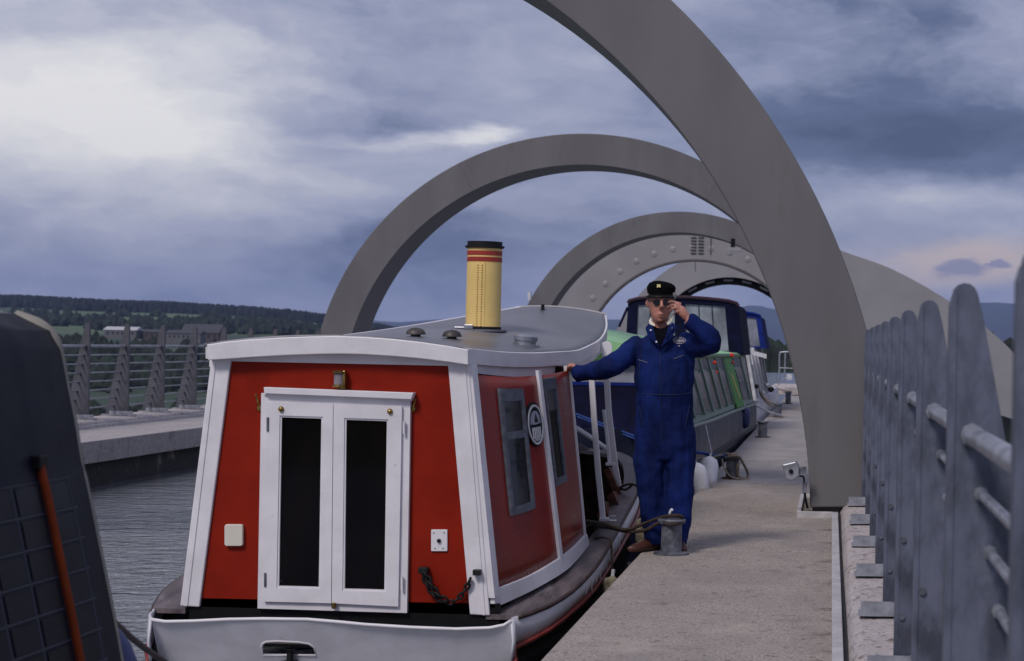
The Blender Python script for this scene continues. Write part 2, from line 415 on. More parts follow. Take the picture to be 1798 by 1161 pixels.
def zfar(a, D):
    u = VX + a * FPX; h = interp(u, FAR) * 9000 / FPX
    t = (D - 6500) / 2500
    return lerp(-30, EYE + h, min(1, max(0, t)) ** .8) + nz(a * D, D, .0012, 9) * 9 if D <= 9000 else EYE + h - (D - 9000) * .1
polar('hill', -.9, .4, 200, 6500, 10500, 14, zfar, hm, logd=False)

# trees: one mass of wood on the hill (stuff), hedges and near trees
def treemesh(name, spots, m, seg=7, kind='stuff', label=None, cat=None):
    rnd = random.Random(5); vs = []; fs = []
    for (x, y, z, h, w, con) in spots:
        k = len(vs); ph = rnd.random() * 6
        prof = [(0.75, .0), (1.0, .30), (.72, .68), (.32, .90)] if not con else [(.95, .0), (.70, .35), (.42, .68), (.18, .88)]
        for r, t in prof:
            for j in range(seg):
                q = ph + 2 * math.pi * j / seg; rr = w * r * rnd.uniform(.72, 1.22)
                vs.append((x + rr * math.cos(q), y + rr * math.sin(q), z + h * (t + rnd.uniform(-.05, .05))))
        vs.append((x, y, z + h))
        for i in range(3):
            for j in range(seg): a = k + i * seg; fs.append((a + j, a + (j + 1) % seg, a + seg + (j + 1) % seg, a + seg + j))
        for j in range(seg): fs.append((k + 3 * seg + j, k + 3 * seg + (j + 1) % seg, k + 4 * seg))
    me = bpy.data.meshes.new(name); me.from_pydata(vs, [], fs); me.materials.append(m)
    o = bpy.data.objects.new(name, me); col.objects.link(o); props(o, label, cat, None, kind); return o
fm = mat('dark_conifer_foliage', (.010, .018, .017), .95, var=.45, vs=.12)
fm2 = mat('mixed_wood_foliage', (.015, .027, .017), .95, var=.5, vs=.2)
rnd = random.Random(11)
def landz(x, y): return zland(x / y, y)
sp = []
while len(sp) < 9000:
    D = rnd.uniform(1900, 2520); u = rnd.uniform(-420, 720); a = ang(u)
    if abs(nz(a * D, D, .0035, 4)) < .06 and D < 2200: continue
    sp.append((a * D, D, zland(a, D) - 1, rnd.uniform(8, 13), rnd.uniform(2.6, 4.4), rnd.random() < .75))
treemesh('forest', sp, fm, label='dark conifer forest covering the long hill ridge', cat='forest')
sp = []
for k in range(3400):       # woods and hedges in the middle distance
    u = rnd.uniform(-400, 700); row = rnd.choice([(1380, 50), (1500, 90), (1440, 60), (1200, 12), (1420, 60), (560, 10), (330, 14), (1330, 30), (640, 36), (640, 36), (480, 22), (760, 20)])
    D = rnd.gauss(row[0], row[1]); a = ang(u)
    dens = nz(a * D, D, .006, row[0] * .01)
    if dens < -.05: continue
    if 840 < D < 1000 and 140 < u < 420: continue
    sp.append((a * D, D, zland(a, D) - .5, rnd.uniform(5, 10) * (1 if D > 600 else .6), rnd.uniform(2.4, 4.5) * (1 if D > 600 else .7), rnd.random() < .15))
treemesh('woodland', sp, fm2, label='belts of mixed dark trees and hedges between the fields', cat='woodland')
sp = []
for k in range(420):        # trees beyond the wheel, seen under its ring and right of it
    u = rnd.uniform(1180, 1950); D = rnd.uniform(330, 520); a = ang(u)
    sp.append((a * D, D, -25 + rnd.uniform(0, 3), rnd.uniform(19, 27.5), rnd.uniform(5, 8), False))
treemesh('woodland', sp, fm2, seg=9, label='dark green trees beyond the far end of the aqueduct', cat='woodland')

# farm buildings across the valley
def farm(name, label, u0, u1, D, ztop_px, zbot_px, wallm, roofm, nwin, roof_h, depth=9, group=None):
    a = P(u0, zbot_px, D); b = P(u1, zbot_px, D); h = P(u0, ztop_px, D).z - a.z
    L = b.x - a.x; x0 = a.x; z0 = min(a.z, b.z) - 3; z1 = a.z + h - roof_h
    t = thing(name, label, 'building', ((a.x + b.x) / 2, D + depth / 2, z0), group)
    MB().box(((a.x + b.x) / 2, D + depth / 2, (z0 + z1) / 2), (L, depth, z1 - z0)).build('wall', wallm, t)
    r = MB(); e = .4
    r.loft([[(x, D - e, z1), (x, D + depth + e, z1), (x, D + depth / 2, z1 + roof_h)] for x in (x0 - e, b.x + e)]); r.build('roof', roofm, t)
    w = L / (nwin * 2 + 1)
    me = None
    for i in range(nwin):
        q = MB(); xx = x0 + w * (1.5 + 2 * i); q.box((xx, D - .03, z1 - 1.5), (w * .8, .12, 1.2)); q.build('window', 'boatglass', t)
    return t
M['farmwhite'] = mat('white_farm_roof', (.45, .45, .48), .6); M['farmslate'] = mat('slate_roof', (.05, .05, .062), .7)
M['farmbrick'] = mat('brick_wall', (.075, .055, .055), .85, vs=1); M['farmgrey'] = mat('grey_render', (.12, .12, .13), .85, vs=1)
farm('farm_shed', 'long low farm shed with a white roof in the green field', 183, 239, 905, 573, 583, 'farmgrey', 'farmwhite', 6, 1.7)
farm('farmhouse', 'brick farmhouse range with a large slate roof at the field edge', 318, 384, 905, 568.5, 596, 'farmbrick', 'farmslate', 6, 4.2, 12)
farm('farm_outbuilding', 'lower grey outbuilding in front of the slate roofed farmhouse', 292, 352, 880, 579, 600, 'farmgrey', 'farmslate', 7, 1.6, 7)
farm('cottage', 'small reddish farm cottage between the white shed and the farmhouse', 250, 283, 910, 578, 587, 'farmbrick', 'farmslate', 3, 1.4, 7)

# ---- the aqueduct trough
w = MB(); n = 1
w.grid(lambda u, v: Vector((lerp(-10.3, XE - .12, u), lerp(-6, 140, v), WATER)), 2, 2)
wm = bpy.data.materials.new('rippled_water'); wm.use_nodes = True; t = wm.node_tree; b = t.nodes['Principled BSDF']
b.inputs['Base Color'].default_value = (.115, .123, .142, 1); b.inputs['Roughness'].default_value = .03; b.inputs['IOR'].default_value = 2.0
g = N(t, 'ShaderNodeTexCoord').outputs['Object']
h1 = noise(t, vmap(t, g, (.8, 1.6, 1)), 3.4, 4, .60, .5); h2 = noise(t, vmap(t, g, (1, 1.8, 1), (4, 0, 0)), 8, 3, .6, .3)
h3 = noise(t, vmap(t, g, (.8, 1.2, 1), (9, 4, 0)), 1.1, 3, .5, .6)
hh = mth(t, 'ADD', mth(t, 'MULTIPLY_ADD', h2, .28, h1), h3)
bn = N(t, 'ShaderNodeBump'); bn.inputs['Strength'].default_value = 1.0; bn.inputs['Distance'].default_value = .036
t.links.new(hh, bn.inputs['Height']); t.links.new(bn.outputs[0], b.inputs['Normal'])
w.build('canal_water', wm, kind='structure')
# towpath slabs, right (joints every 6.2 m) and left
tp = thing('towpath', None, None); tp['kind'] = 'structure'
joints = [-6.0, .1, 6.35, 12.6, 18.85, 25.1, 31.3, 37.5, 43.7, 49.9, 56.1, 61.2, LEN]
for a, b_ in zip(joints, joints[1:]):
    q = MB(); q.box(((XE + .10) / 2, (a + b_) / 2, -.14), (.10 - XE, b_ - a - .035, .28)); q.build('slab', 'path' if a < 18 else 'path2', tp, bevel=.014)
tl = thing('far_towpath', None, None); tl['kind'] = 'structure'
for a, b_ in zip(joints, joints[1:]):
    q = MB(); q.box(((2 * XC - XE + 2 * XC - .10) / 2, (a + b_) / 2, -.14), (.10 - XE, b_ - a - .014, .28)); q.build('slab', 'path3', tl, bevel=.008)
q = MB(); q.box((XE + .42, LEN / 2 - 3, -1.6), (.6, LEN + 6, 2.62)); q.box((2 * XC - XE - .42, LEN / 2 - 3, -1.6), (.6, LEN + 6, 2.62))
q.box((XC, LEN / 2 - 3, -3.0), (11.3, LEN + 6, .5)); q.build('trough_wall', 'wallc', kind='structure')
# kerbs: metal strip, cable, rough concrete upstand where the railings are fixed
for side in (0, 1):
    f = (lambda x: x) if side == 0 else (lambda x: 2 * XC - x)
    segs = [(-6, 15.12), (16.85, 39.9), (41.7, 64.5)]
    k = thing('kerb' if side == 0 else 'far_kerb', None, None); k['kind'] = 'structure'
    cuts = np.arange(-6, LEN, 2.4)
    for c0 in cuts:
        q = MB(); y0, y1 = c0, c0 + 2.39; dz = random.uniform(-.006, .006)
        q.prism([(f(.086), y0, .012), (f(.125), y0, .085 + dz), (f(.16), y0, .10 + dz), (f(.62), y0, .11 + dz), (f(.62), y0, -.4), (f(.086), y0, -.4)], (0, y1 - y0, 0))
        q.build('kerb_stone', 'kerb', k, bevel=.012)
    for y0, y1 in segs:
        q = MB(); q.box((f(.052), (y0 + y1) / 2, .022), (.050, y1 - y0, .055)); q.build('edge_strip', 'strip', k, bevel=.004)
        q = MB(); q.tube([(f(.086 + .003 * math.sin(y * .9)), y, .046) for y in np.arange(y0, y1, .7)], .007, 6); q.build('cable', 'black', k)
    for yc in (15.27, 40.1):      # the strip jogs round each arch foot
        q = MB(); q.box((f(-.085), yc - .16, .022), (.325, .04, .055)); q.box((f(-.235), yc + .72, .022), (.035, 1.72, .055)); q.box((f(-.085), yc + 1.6, .022), (.325, .04, .055))
        q.build('edge_strip', 'strip', k, bevel=.004)
        q = MB(); q.box((f(-.06), yc + .72, .008), (.31, 1.7, .02)); q.build('gravel_bed', 'gravel', k, kind='stuff')
        q = MB(); q.box((f(.17), yc + .74, .05), (.60, 1.36, .12)); q.build('arch_footing', 'seam', k)

# ---- arches
def arch(D, r1, r0, cz, label):
    t = thing('arch', label, 'arch', (XC, D, 0), 'round grey arches spanning the canal')
    q = MB(); n = 96; th = 1.45
    a0 = math.asin((.075 - cz) / ((r0 + r1) / 2)); rings = []
    for i in range(n + 1):
        a = lerp(a0, math.pi - a0, i / n); c, s = math.cos(a), math.sin(a)
        rings.append([(XC + c * r1, D, cz + s * r1), (XC + c * r1, D + th, cz + s * r1), (XC + c * r0, D + th, cz + s * r0), (XC + c * r0, D, cz + s * r0)])
    q.loft(rings); q.build('rib', 'arch', t, smooth=40, bevel=.012)
    for dg in (60, 118):
        a = R(dg); c, s = math.cos(a), math.sin(a); q = MB(); rot = Matrix.Rotation(-a, 3, 'Y')
        q.box((XC + c * (r0 + r1) / 2, D, cz + s * (r0 + r1) / 2), ((r1 - r0) * .985, .003, .010), rot); q.build('weld_seam', 'seam', t)
    return t
S1 = 15.27; K = 5.76
arch(15.27, 5.76, 5.76 * 1113.6 / 1256.4, -.10, 'nearest round grey arch, its foot beside the floodlight on the towpath')
arch(40.1, 5.76, 5.76 * 423.3 / 478.7, .02, 'second round grey arch seen whole behind the yellow funnel')
arch(65.1, 5.76, 5.76 * 257.7 / 294.8, .16, 'smallest round grey arch directly in front of the studded steel ring')
# red-dark brackets, lamp above third arch, tiny white lamp
lg = thing('arch_spotlight', 'small dark floodlight hanging under the smallest arch', 'lamp', P(1290, 436, 64.6))
q = MB(); q.box(P(1287, 430, 64.8), (.14, .2, .42)); q.build('bracket', 'black', lg)
q = MB(); q.box(P(1289, 438, 64.6), (.50, .3, .12)); q.build('lamp_head', 'wheel', lg)
q = MB(); q.box(P(930, 520, 64.6), (.10, .2, .28)); q.build('arch_lamp', 'whitef', label='small white lamp on the left side of the smallest arch', cat='lamp')

# ---- the boat lift beyond the end of the aqueduct: two great steel plates with ring openings
def circ(cu, cv, r, D, a0, a1, n):
    return [P(cu + r * math.cos(R(a)), cv - r * math.sin(R(a)), D) for a in [lerp(a0, a1, i / n) for i in range(n + 1)]]
def plate(name, label, outline, inner, th, D):
    t = thing(name, label, 'boat lift', P(1219, 900, D), None)
    cu = bpy.data.curves.new('plate', 'CURVE'); cu.dimensions = '2D'; cu.fill_mode = 'BOTH'; cu.extrude = th / 2
    for pts in (outline, inner):
        s = cu.splines.new('POLY'); s.points.add(len(pts) - 1); s.use_cyclic_u = True
        for k, p in enumerate(pts): s.points[k].co = (p.x, p.z, 0, 1)
    tmp = bpy.data.objects.new('tmp', cu); col.objects.link(tmp)
    bpy.context.view_layer.update()
    me = bpy.data.meshes.new_from_object(tmp.evaluated_get(bpy.context.evaluated_depsgraph_get()))
    bpy.data.objects.remove(tmp)
    me.transform(Matrix.Translation(-world_loc(t)) @ Matrix.Translation((0, D + th / 2, 0)) @ Matrix.Rotation(R(90), 4, 'X'))
    me.materials.clear(); me.materials.append(M['wheel'])
    o = bpy.data.objects.new('ring_plate', me); col.objects.link(o); o.parent = t
    return t
DW = 69.0
out = circ(1221, 664, 279, DW, 212, 92, 40) + spline([P(1260, 386, DW), P(1400, 410, DW), P(1482, 442, DW), P(1569, 474, DW), P(1667, 529, DW), P(1735, 578, DW), P(1790, 632, DW), P(1850, 720, DW)], 5)
out += [P(1850, 760, DW), P(1760, 730, DW), P(1640, 740, DW), P(1420, 900, DW), P(1000, 900, DW)]
inn = circ(1219, 657, 198, DW, -30, 210, 60)
wh = plate('boat_lift_wheel', 'great pale steel wheel plate with studded ring opening and curved beak at right', out, inn, .35, DW)
for k in range(15):
    a = R(lerp(152, 30, k / 14)); p = P(1219 + 222 * math.cos(a), 657 - 222 * math.sin(a), DW)
    q = MB(); q.lathe(p, [(.12, .0), (.10, -.012), (.06, -.02), (.02, -.022)], 14, (0, 1, 0)); q.build('stud', 'wheel', wh, smooth=60)
for r in (198.5,):
    pts = circ(1219, 657, r + 1, DW, 6, 172, 60); q = MB(); q.tube([p + Vector((0, -.03, 0)) for p in pts], .05, 6); q.build('rim', 'seam', wh)
q = MB()
for i in range(6):
    for j in range(2): q.box(P(1218 + j * 13 - i * .1, 417 + i * 5.5, DW - .03), (.20, .04, .025))
q.build('bolt_rows', 'seam', wh, kind='stuff')
q = MB(); q.box(P(1248, 430, DW - .02), (.03, .04, .7)); q.build('seam', 'seam', wh); q = MB(); q.box(P(1221, 469, DW - .02), (.03, .04, .32)); q.build('seam', 'seam', wh)
DW2 = 78.0
inn = circ(1280, 626, 139, DW2, -30, 210, 60)
w2_ = plate('boat_lift_wheel', 'inner steel ring of the boat lift behind the studded plate', circ(1313, 684, 253, DW2, 215, -35, 60), inn, 1.0, DW2)
for k in range(9):
    a = R(150 - k * 14); a2 = R(150 - k * 14 - 7)
    q = MB(); q.tube([P(1280 + 134 * math.cos(a), 626 - 134 * math.sin(a), DW2 + .2), P(1280 + 134 * math.cos(a2), 626 - 134 * math.sin(a2), DW2 + .2)], .045, 5); q.build('light_strip', 'wheel', w2_)
pts = circ(1280, 626, 133, DW2 + .4, 0, 180, 50); q = MB(); q.tube(pts, .17, 6); q.build('dark_soffit', 'black', w2_)  # soffit shade of the inner ring, put in as a black tube

# ---- railings with tall tapered posts
M['galv_far'] = mat('far_steel_post', (.095, .095, .118), .5, var=.15, vs=5)  # darker copy of the railing steel, used on the far posts
def railing(side, label):
    gm = 'galv' if side == 0 else 'galv_far'
    f = (lambda x: x) if side == 0 else (lambda x: 2 * XC - x)
    t = thing('railing', label, 'railing', (f(.4), 30, 0), 'tall railings along both towpaths')
    sp_ = 1.55; y0 = 4.25 - 2 * sp_
    xr = lambda z: .268 + .045 + (1.20 - z) * .17
    # post profile (x,z): inner edge upright, outer edge sloping, round top
    prof = [(.268, .125), (.268, 1.475)]
    for i in range(7):
        a = R(180 - i * 28); prof.append((.268 + .029 + .029 * math.cos(a), 1.481 + .029 * math.sin(a)))
    prof += [(.338, 1.44), (.60, .125)]
    base = None; n = int((LEN - y0) / sp_)
    ys = [y0 + i * sp_ for i in range(n)]
    ys = [y for y in ys if not (15.0 < y < 16.9 or 39.8 < y < 41.6 or y > 64.4)] if False else ys
    def post(y):
        q = MB(); q.prism([(f(x), y, z) for x, z in prof], (0, .014, 0))
        q.prism([(f(x), y - .003, z) for x, z in ((.264, .125), (.264, 1.46), (.270, 1.482), (.280, 1.478), (.280, .125))], (0, .06, 0))
        return q
    proto = None
    for y in ys:
        if proto is None:
            proto = post(y).build('post', gm, t); y_p = y
            q = MB(); q.box((f(.40), y, .118), (.50, .12, .016)); q.box((f(.34), y - .05, .150), (.36, .014, .055)); bp = q.build('base_plate', 'zinc', proto)
            q = MB()
            for xx in (.20, .33, .47): q.lathe((f(xx), y - .028, .126), [(.017, 0), (.017, .02), (.010, .022), (.010, .05)], 6)
            for z in (.32, .62): q.lathe((f(.292), y, z), [(.012, 0), (.012, -.010)], 6, (0, 1, 0))
            bo = q.build('bolt', 'bollard', proto, kind='stuff')
            subs = [bp, bo]
            o = proto
            loc0 = Vector(o.location)
        else:
            o = proto.copy(); col.objects.link(o); o.parent = t; o.location = loc0 + Vector((0, y - y_p, 0))
            for s_ in subs:
                c = s_.copy(); col.objects.link(c); c.parent = o
    for i in range(8):
        z = 1.17 - i * .131; r = .0225 if i == 0 else .0115
        q = MB(); q.tube([(f(xr(z)), ys[0] - .8, z), (f(xr(z)), LEN, z)], r, 10); q.build('rail', 'galv2', t, smooth=60)
        if side == 0: pass
    # sleeves where each rail meets a post
    sleeve = None
    q = MB()
    for y in ys[:14] if side == 0 else ys[:40]:
        for i in range(8):
            z = 1.17 - i * .131; r = .027 if i == 0 else .016
            q.tube([(f(xr(z)), y - .03, z), (f(xr(z)), y + .045, z)], r, 8)
    q.build('sleeve', 'galv2' if side == 0 else 'bollard', t, smooth=60, kind='stuff')
    return t
railing(0, 'grey steel railing of close round topped posts right of the towpath')
railing(1, 'grey steel railing across the water, in front of the fields')

# ---- bollards
def bollard(x, D, label, h=.225, rz=0):
    t = thing('bollard', label, 'bollard', (x, D, 0), 'mooring bollards along the towpath edge', rz)
    q = MB(); q.lathe((x, D, 0), [(.115, 0), (.115, .014), (.09, .018), (.02, .018)], 20); q.build('base_plate', 'rust' if D > 15 else 'bollard', t, smooth=40)
    q = MB(); q.lathe((x, D, .014), [(.068, 0), (.067, h - .04), (.02, h - .04)], 20); q.build('body', 'bollard', t, smooth=40)
    q = MB(); q.lathe((x, D, h - .03), [(.070, 0), (.086, .008), (.092, .026), (.088, .034), (.03, .038)], 20); q.build('cap', 'bollard', t, smooth=40)
    q = MB()
    for a in range(4): q.lathe((x + .093 * math.cos(a * 1.57 + .78), D + .093 * math.sin(a * 1.57 + .78), .014), [(.010, 0), (.010, .012)], 6)
    q.build('bolt', 'bollard', t)
    return t
bollard(-1.012, 12.28, 'nearest mooring bollard, right in front of the standing man')
bollard(-.985, 19.35, 'mooring bollard wound with loose rope, beside the white fenders')
bollard(-1.0, 28.2, 'third mooring bollard along the path, standing without any coiled rope', .24)
bollard(-1.0, 36.3, 'fourth mooring bollard, holding two pale ropes from the white windowed boat', .26)
bollard(-1.0, 44.8, 'farthest bollard at the path edge, just left of the near arch leg', .28)
def rope(name, pts, r, m, label, n=10, cat='rope', group=None, sub=8):
    q = MB(); q.tube(spline(pts, n), r, sub); o = q.build(name, m, smooth=180, label=label, cat=cat, group=group, origin=pts[0]); return o
rope('mooring_rope', [P(1030, 915, 13.0), P(1065, 921, 12.7), P(1100, 930, 12.5), P(1130, 920, 12.4), P(1160, 909, 12.3), P(1185, 905, 12.22), P(1198, 908, 12.3), P(1180, 908, 12.42), P(1158, 912, 12.4)], .0115, 'rope', 'upper strand of the dark brown rope to the nearest bollard', group='dark brown mooring rope strands')
rope('mooring_rope', [P(1030, 924, 13.0), P(1070, 927, 12.7), P(1104, 934, 12.5), P(1135, 930, 12.35), P(1158, 918, 12.3), P(1178, 921, 12.18), P(1199, 917, 12.25)], .0115, 'rope', 'lower strand of the dark brown rope to the nearest bollard', group='dark brown mooring rope strands')
rope('mooring_rope', [P(1044, 945, 12.75), P(1060, 944, 12.65), P(1072, 951, 12.5), P(1074, 975, 12.5), P(1076, 1012, 12.5)], .008, 'rope', 'thin dark line hanging over the plank rail to the low fender')
q = MB(); q.tube(spline([P(1176, 913, 12.26), P(1176, 902, 12.25), P(1179, 895, 12.25), P(1181, 897, 12.25)], 6), .0085, 8); q.build('rope_end', 'rope4', smooth=180, label='short white rope end sticking up from the nearest bollard', cat='rope')
# ropes on the second bollard
rope('mooring_rope', [P(1262, 800, 19.6), P(1275, 797, 19.4), P(1290, 800, 19.25), P(1300, 806, 19.3), P(1290, 797, 19.4), P(1280, 802, 19.28), P(1296, 801, 19.2), P(1305, 814, 19.3), P(1312, 828, 19.4), P(1312, 838, 19.4), P(1302, 842, 19.3), P(1296, 836, 19.3), P(1295, 820, 19.25), P(1299, 812, 19.25)], .014, 'rope2', 'tan rope tangled round the bollard beside the white fenders')
rope('mooring_rope', [P(1268, 806, 19.3), P(1272, 822, 19.2), P(1282, 836, 19.2), P(1296, 841, 19.2), P(1316, 842, 19.3)], .010, 'rope2', 'loose tan rope tail drooping down the front of the roped bollard')
rope('mooring_rope', [P(1216, 793, 19.2), P(1235, 796, 19.3), P(1252, 799, 19.3), P(1275, 801, 19.35)], .016, 'rope3', 'blue rope running to the bollard beside the white fenders')
rope('mooring_rope', [P(1216, 805, 18.9), P(1240, 804, 19.1), P(1268, 799, 19.3)], .010, 'rope2', 'tan rope below the blue rope, above the white fenders')
rope('mooring_rope', [P(1231, 690, 23), P(1236, 730, 21.5), P(1243, 765, 20), P(1250, 797, 19.2)], .006, 'rope4', 'thin white line hanging down the navy hull to a fender')
rope('mooring_rope', [P(1330, 680, 38), P(1340, 696, 37.5), P(1352, 706, 37), P(1366, 712, 36.4)], .022, 'rope2', 'upper pale rope from the white windowed boat to a bollard', group=None)
rope('mooring_rope', [P(1332, 686, 38), P(1342, 703, 37.5), P(1353, 712, 37), P(1364, 716, 36.4)], .018, 'rope2', 'second pale rope just below the upper one at the fourth bollard')
rope('mooring_rope', [P(1320, 708, 33), P(1335, 716, 34), P(1352, 724, 35), P(1372, 730, 36.1)], .020, 'rope4', 'long white rope reaching from the green boat to the bollard foot')
rope('mooring_rope', [P(1362, 679, 50), P(1370, 684, 48), P(1388, 688, 45.3)], .02, 'rope2', 'short pale rope reaching to the farthest bollard')

# floodlight at the arch foot
t = thing('floodlight', 'grey spotlight bracketed to the near arch leg above the towpath', 'floodlight', P(1390, 835, 15.1))
q = MB(); c = P(1389, 826, 15.15)
outl = [(1373, 816), (1398, 810), (1403, 820), (1403, 836), (1396, 842), (1387, 845), (1380, 841)]
q.prism([P(u, v, 15.05) for u, v in outl], (0, .13, 0)); q.build('lamp_body', 'galv2', t, bevel=.01)
q = MB(); q.lathe(P(1389, 828, 15.045), [(.018, 0), (.018, -.008)], 16, (0, 1, 0)); q.build('pivot', 'black', t)
q = MB(); q.prism([P(u, v, 15.08) for u, v in ((1398, 822), (1416, 820), (1416, 832), (1398, 833))], (0, .04, 0)); q.build('bracket', 'bollard', t)
q = MB(); q.tube(spline([P(1404, 836, 15.15), P(1411, 838, 15.18), P(1412, 852, 15.2)], 5), .008, 6); q.tube(spline([P(1413, 866, 15.2), P(1415, 880, 15.22), P(1418, 892, 15.24)], 5), .010, 6); q.build('cable', 'black', t)
q = MB(); q.box(P(1413, 856, 15.2), (.035, .06, .085)); q.build('junction_box', 'galv2', t, bevel=.004)

# tall metal gate at the far end of the path + pale ramp
t = thing('gate', 'narrow silver tube gate at the far end of the towpath', 'gate', P(1380, 680, 52))
q = MB(); q.tube(spline([P(1367, 676, 52), P(1368.5, 650, 52), P(1369, 622, 52), P(1375, 618.5, 52), P(1384, 618, 52)], 5), .022, 8); q.build('gate_post', 'galv2', t)
q = MB(); q.tube([P(1377, 672, 52), P(1379, 620, 52)], .02, 6); q.tube([P(1368, 646, 52), P(1392, 647, 52)], .015, 6); q.tube([P(1377, 664, 52), P(1392, 664, 52)], .015, 6); q.build('gate_rail', 'galv2', t)
q = MB(); q.box(P(1386, 662, 53), (.14, .1, .16)); q.build('control_box', 'whitef', t)
q = MB(); q.box((-1.0, 55, .12), (1.4, 5, .22)); q.build('ramp', 'kerb', bevel=.02, kind='structure')


# ================================================================== HELPERS FOR CUT-OUT PLATES AND SURFACE HITS
def cutout(name, outline, holes, D, th, m, parent, bevel=0.0):
    """flat plate facing the camera side (normal -Y) at distance D, thickness th going away"""
    cu = bpy.data.curves.new(name, 'CURVE'); cu.dimensions = '2D'; cu.fill_mode = 'BOTH'; cu.extrude = th / 2
    for pts in [outline] + holes:
        s = cu.splines.new('POLY'); s.points.add(len(pts) - 1); s.use_cyclic_u = True
        for k, p in enumerate(pts): s.points[k].co = (p.x, p.z, 0, 1)
    tmp = bpy.data.objects.new('tmp', cu); col.objects.link(tmp); bpy.context.view_layer.update()
    me = bpy.data.meshes.new_from_object(tmp.evaluated_get(bpy.context.evaluated_depsgraph_get()))
    bpy.data.objects.remove(tmp)
    me.transform(Matrix.Translation(-world_loc(parent)) @ Matrix.Translation((0, D + th / 2, 0)) @ Matrix.Rotation(R(90), 4, 'X'))
    me.materials.clear(); me.materials.append(M[m])
    o = bpy.data.objects.new(name, me); col.objects.link(o); o.parent = parent
    if bevel:
        q = o.modifiers.new('bevel', 'BEVEL'); q.width = bevel; q.segments = 2; q.limit_method = 'ANGLE'; q.angle_limit = R(50)
    return o
def PP(pts, D): return [P(u, v, D) for u, v in pts]
CAM = Vector((0, 0, EYE))
def bake(o):
    bpy.context.view_layer.update()
    me = bpy.data.meshes.new_from_object(o.evaluated_get(bpy.context.evaluated_depsgraph_get()))
    o.modifiers.clear(); o.data = me; return o
from mathutils.bvhtree import BVHTree
def bvh(o):
    off = world_loc(o)
    return BVHTree.FromPolygons([v.co + off for v in o.data.vertices], [p.vertices for p in o.data.polygons])
def hit(tree, u, v, lift=0.0, d=12.5):
    r = (P(u, v, d) - CAM).normalized(); p = tree.ray_cast(CAM, r, 60)[0]
    return (p if p else P(u, v, d)) - r * lift

# ================================================================== THE RED AND WHITE STEAM LAUNCH
BT = thing('steam_launch', 'red and white steam launch with a yellow funnel and glazed rear doors', 'boat', (-2.8, 11, WATER))
GR = [(10.95, -1.815, -.235), (11.2, -1.68, -.206), (11.5, -1.57, -.155), (12, -1.49, -.07), (12.6, -1.465, .013), (13.3, -1.44, .138), (13.9, -1.42, .25), (14.3, -1.436, .32), (14.8, -1.50, .40), (15.1, -1.59, .45), (15.3, -1.70, .48), (15.5, -2.05, .50)]
axis = lambda D: -2.85 + .14 * (D - 10.95)
grx = lambda D: ctab(GR, D, 1); grz = lambda D: ctab(GR, D, 2)
Dl = list(np.linspace(10.95, 15.3, 30)) + [15.36, 15.42, 15.47]
right = [Vector((grx(D), D, grz(D))) for D in Dl]
left = [Vector((2 * axis(D) - grx(D), D, grz(D))) for D in Dl]
tipc = Vector((axis(15.5), 15.53, .50))
STX = [(265, 1088), (290, 1092), (340, 1091), (400, 1088), (460, 1087), (540, 1088), (600, 1093), (640, 1097), (720, 1102), (800, 1105), (860, 1103), (885, 1098), (898, 1090)]
TD = 10.70
ttop = PP(STX, TD)
cr_ = [Vector((ttop[-1].x + .005, TD + .05, ttop[-1].z + .004)), Vector((-1.79, 10.83, -.238))]
cl_ = [Vector((ttop[0].x - .012, TD + .05, ttop[0].z)), Vector((-3.862, 10.83, -.238))]
outline = right[::-1] + cr_[::-1] + ttop[::-1][:1]            # bow tip -> stern right
outl_l = left[::-1] + cl_[::-1] + ttop[:1]
def whitedrop(p):      # height of the white band
    return interp(p.y, [(10.70, .24), (10.95, .17), (11.5, .12), (12.6, .14), (13.9, .165), (15.3, .17)])
for nm, ol, sg in (('hull_side', [tipc] + outline, 1), ('hull_side', [tipc] + outl_l, -1)):
    q = MB(); q.loft([[p, p + Vector((sg * .012, 0, -whitedrop(p) * .5)), p + Vector((0, 0, -whitedrop(p)))] for p in ol], close=False); q.build(nm, 'whiteh', BT, smooth=60, solid=.012)
    q = MB(); q.loft([[p + Vector((0, 0, -whitedrop(p))), p + Vector((-sg * .03, 0, -whitedrop(p) - .12)), Vector((lerp(p.x, axis(p.y), .16), p.y, min(-.66, p.z - .4)))] for p in ol], close=False); q.build('hull_bottom', 'black', BT, smooth=60, solid=.012)
    q = MB(); q.tube([p + Vector((sg * .016, 0, -whitedrop(p) - .006)) for p in ol], .014, 8); q.build('rubbing_strake', 'strake', BT, smooth=180)
# transom plate with the fairlead opening
hole = [(450, 1156), (450, 1140), (453, 1134), (460, 1130), (480, 1129), (520, 1131), (536, 1134), (544, 1141), (545, 1158)]
def lean(o, z0, k=.55):
    for v_ in o.data.vertices: v_.co.y += (z0 - (v_.co.z + WATER)) * k
tr = cutout('transom', ttop + [Vector((ttop[-1].x, TD, -.64)), Vector((ttop[0].x, TD, -.64))], [PP(hole, TD)], TD, .014, 'whiteh', BT); lean(tr, -.235)
q = MB(); q.tube([p + Vector((0, .006, 0)) for p in ttop], .010, 8); q.build('transom_rim', 'white', BT, smooth=180)
q = MB(); q.tube([p + Vector((0, .006 + (-.235 - p.z) * .55, 0)) for p in PP(hole, TD)], .009, 8, close=True); q.build('fairlead_rim', 'white', BT, smooth=180)
q = MB(); q.lathe(P(509, 1158, 10.80), [(.05, -.02), (.05, -.01), (.018, -.004), (.018, .05), (.03, .055)], 12); q.box(P(500, 1133, 10.84), (.30, .02, .012)); q.build('cleat', 'blackm', BT)
q = MB(); q.grid(lambda a, b: Vector((lerp(-3.80, -1.80, a), lerp(10.845, 11.02, b), -.412)), 1, 1); q.build('aft_deck', 'gunwale', BT)
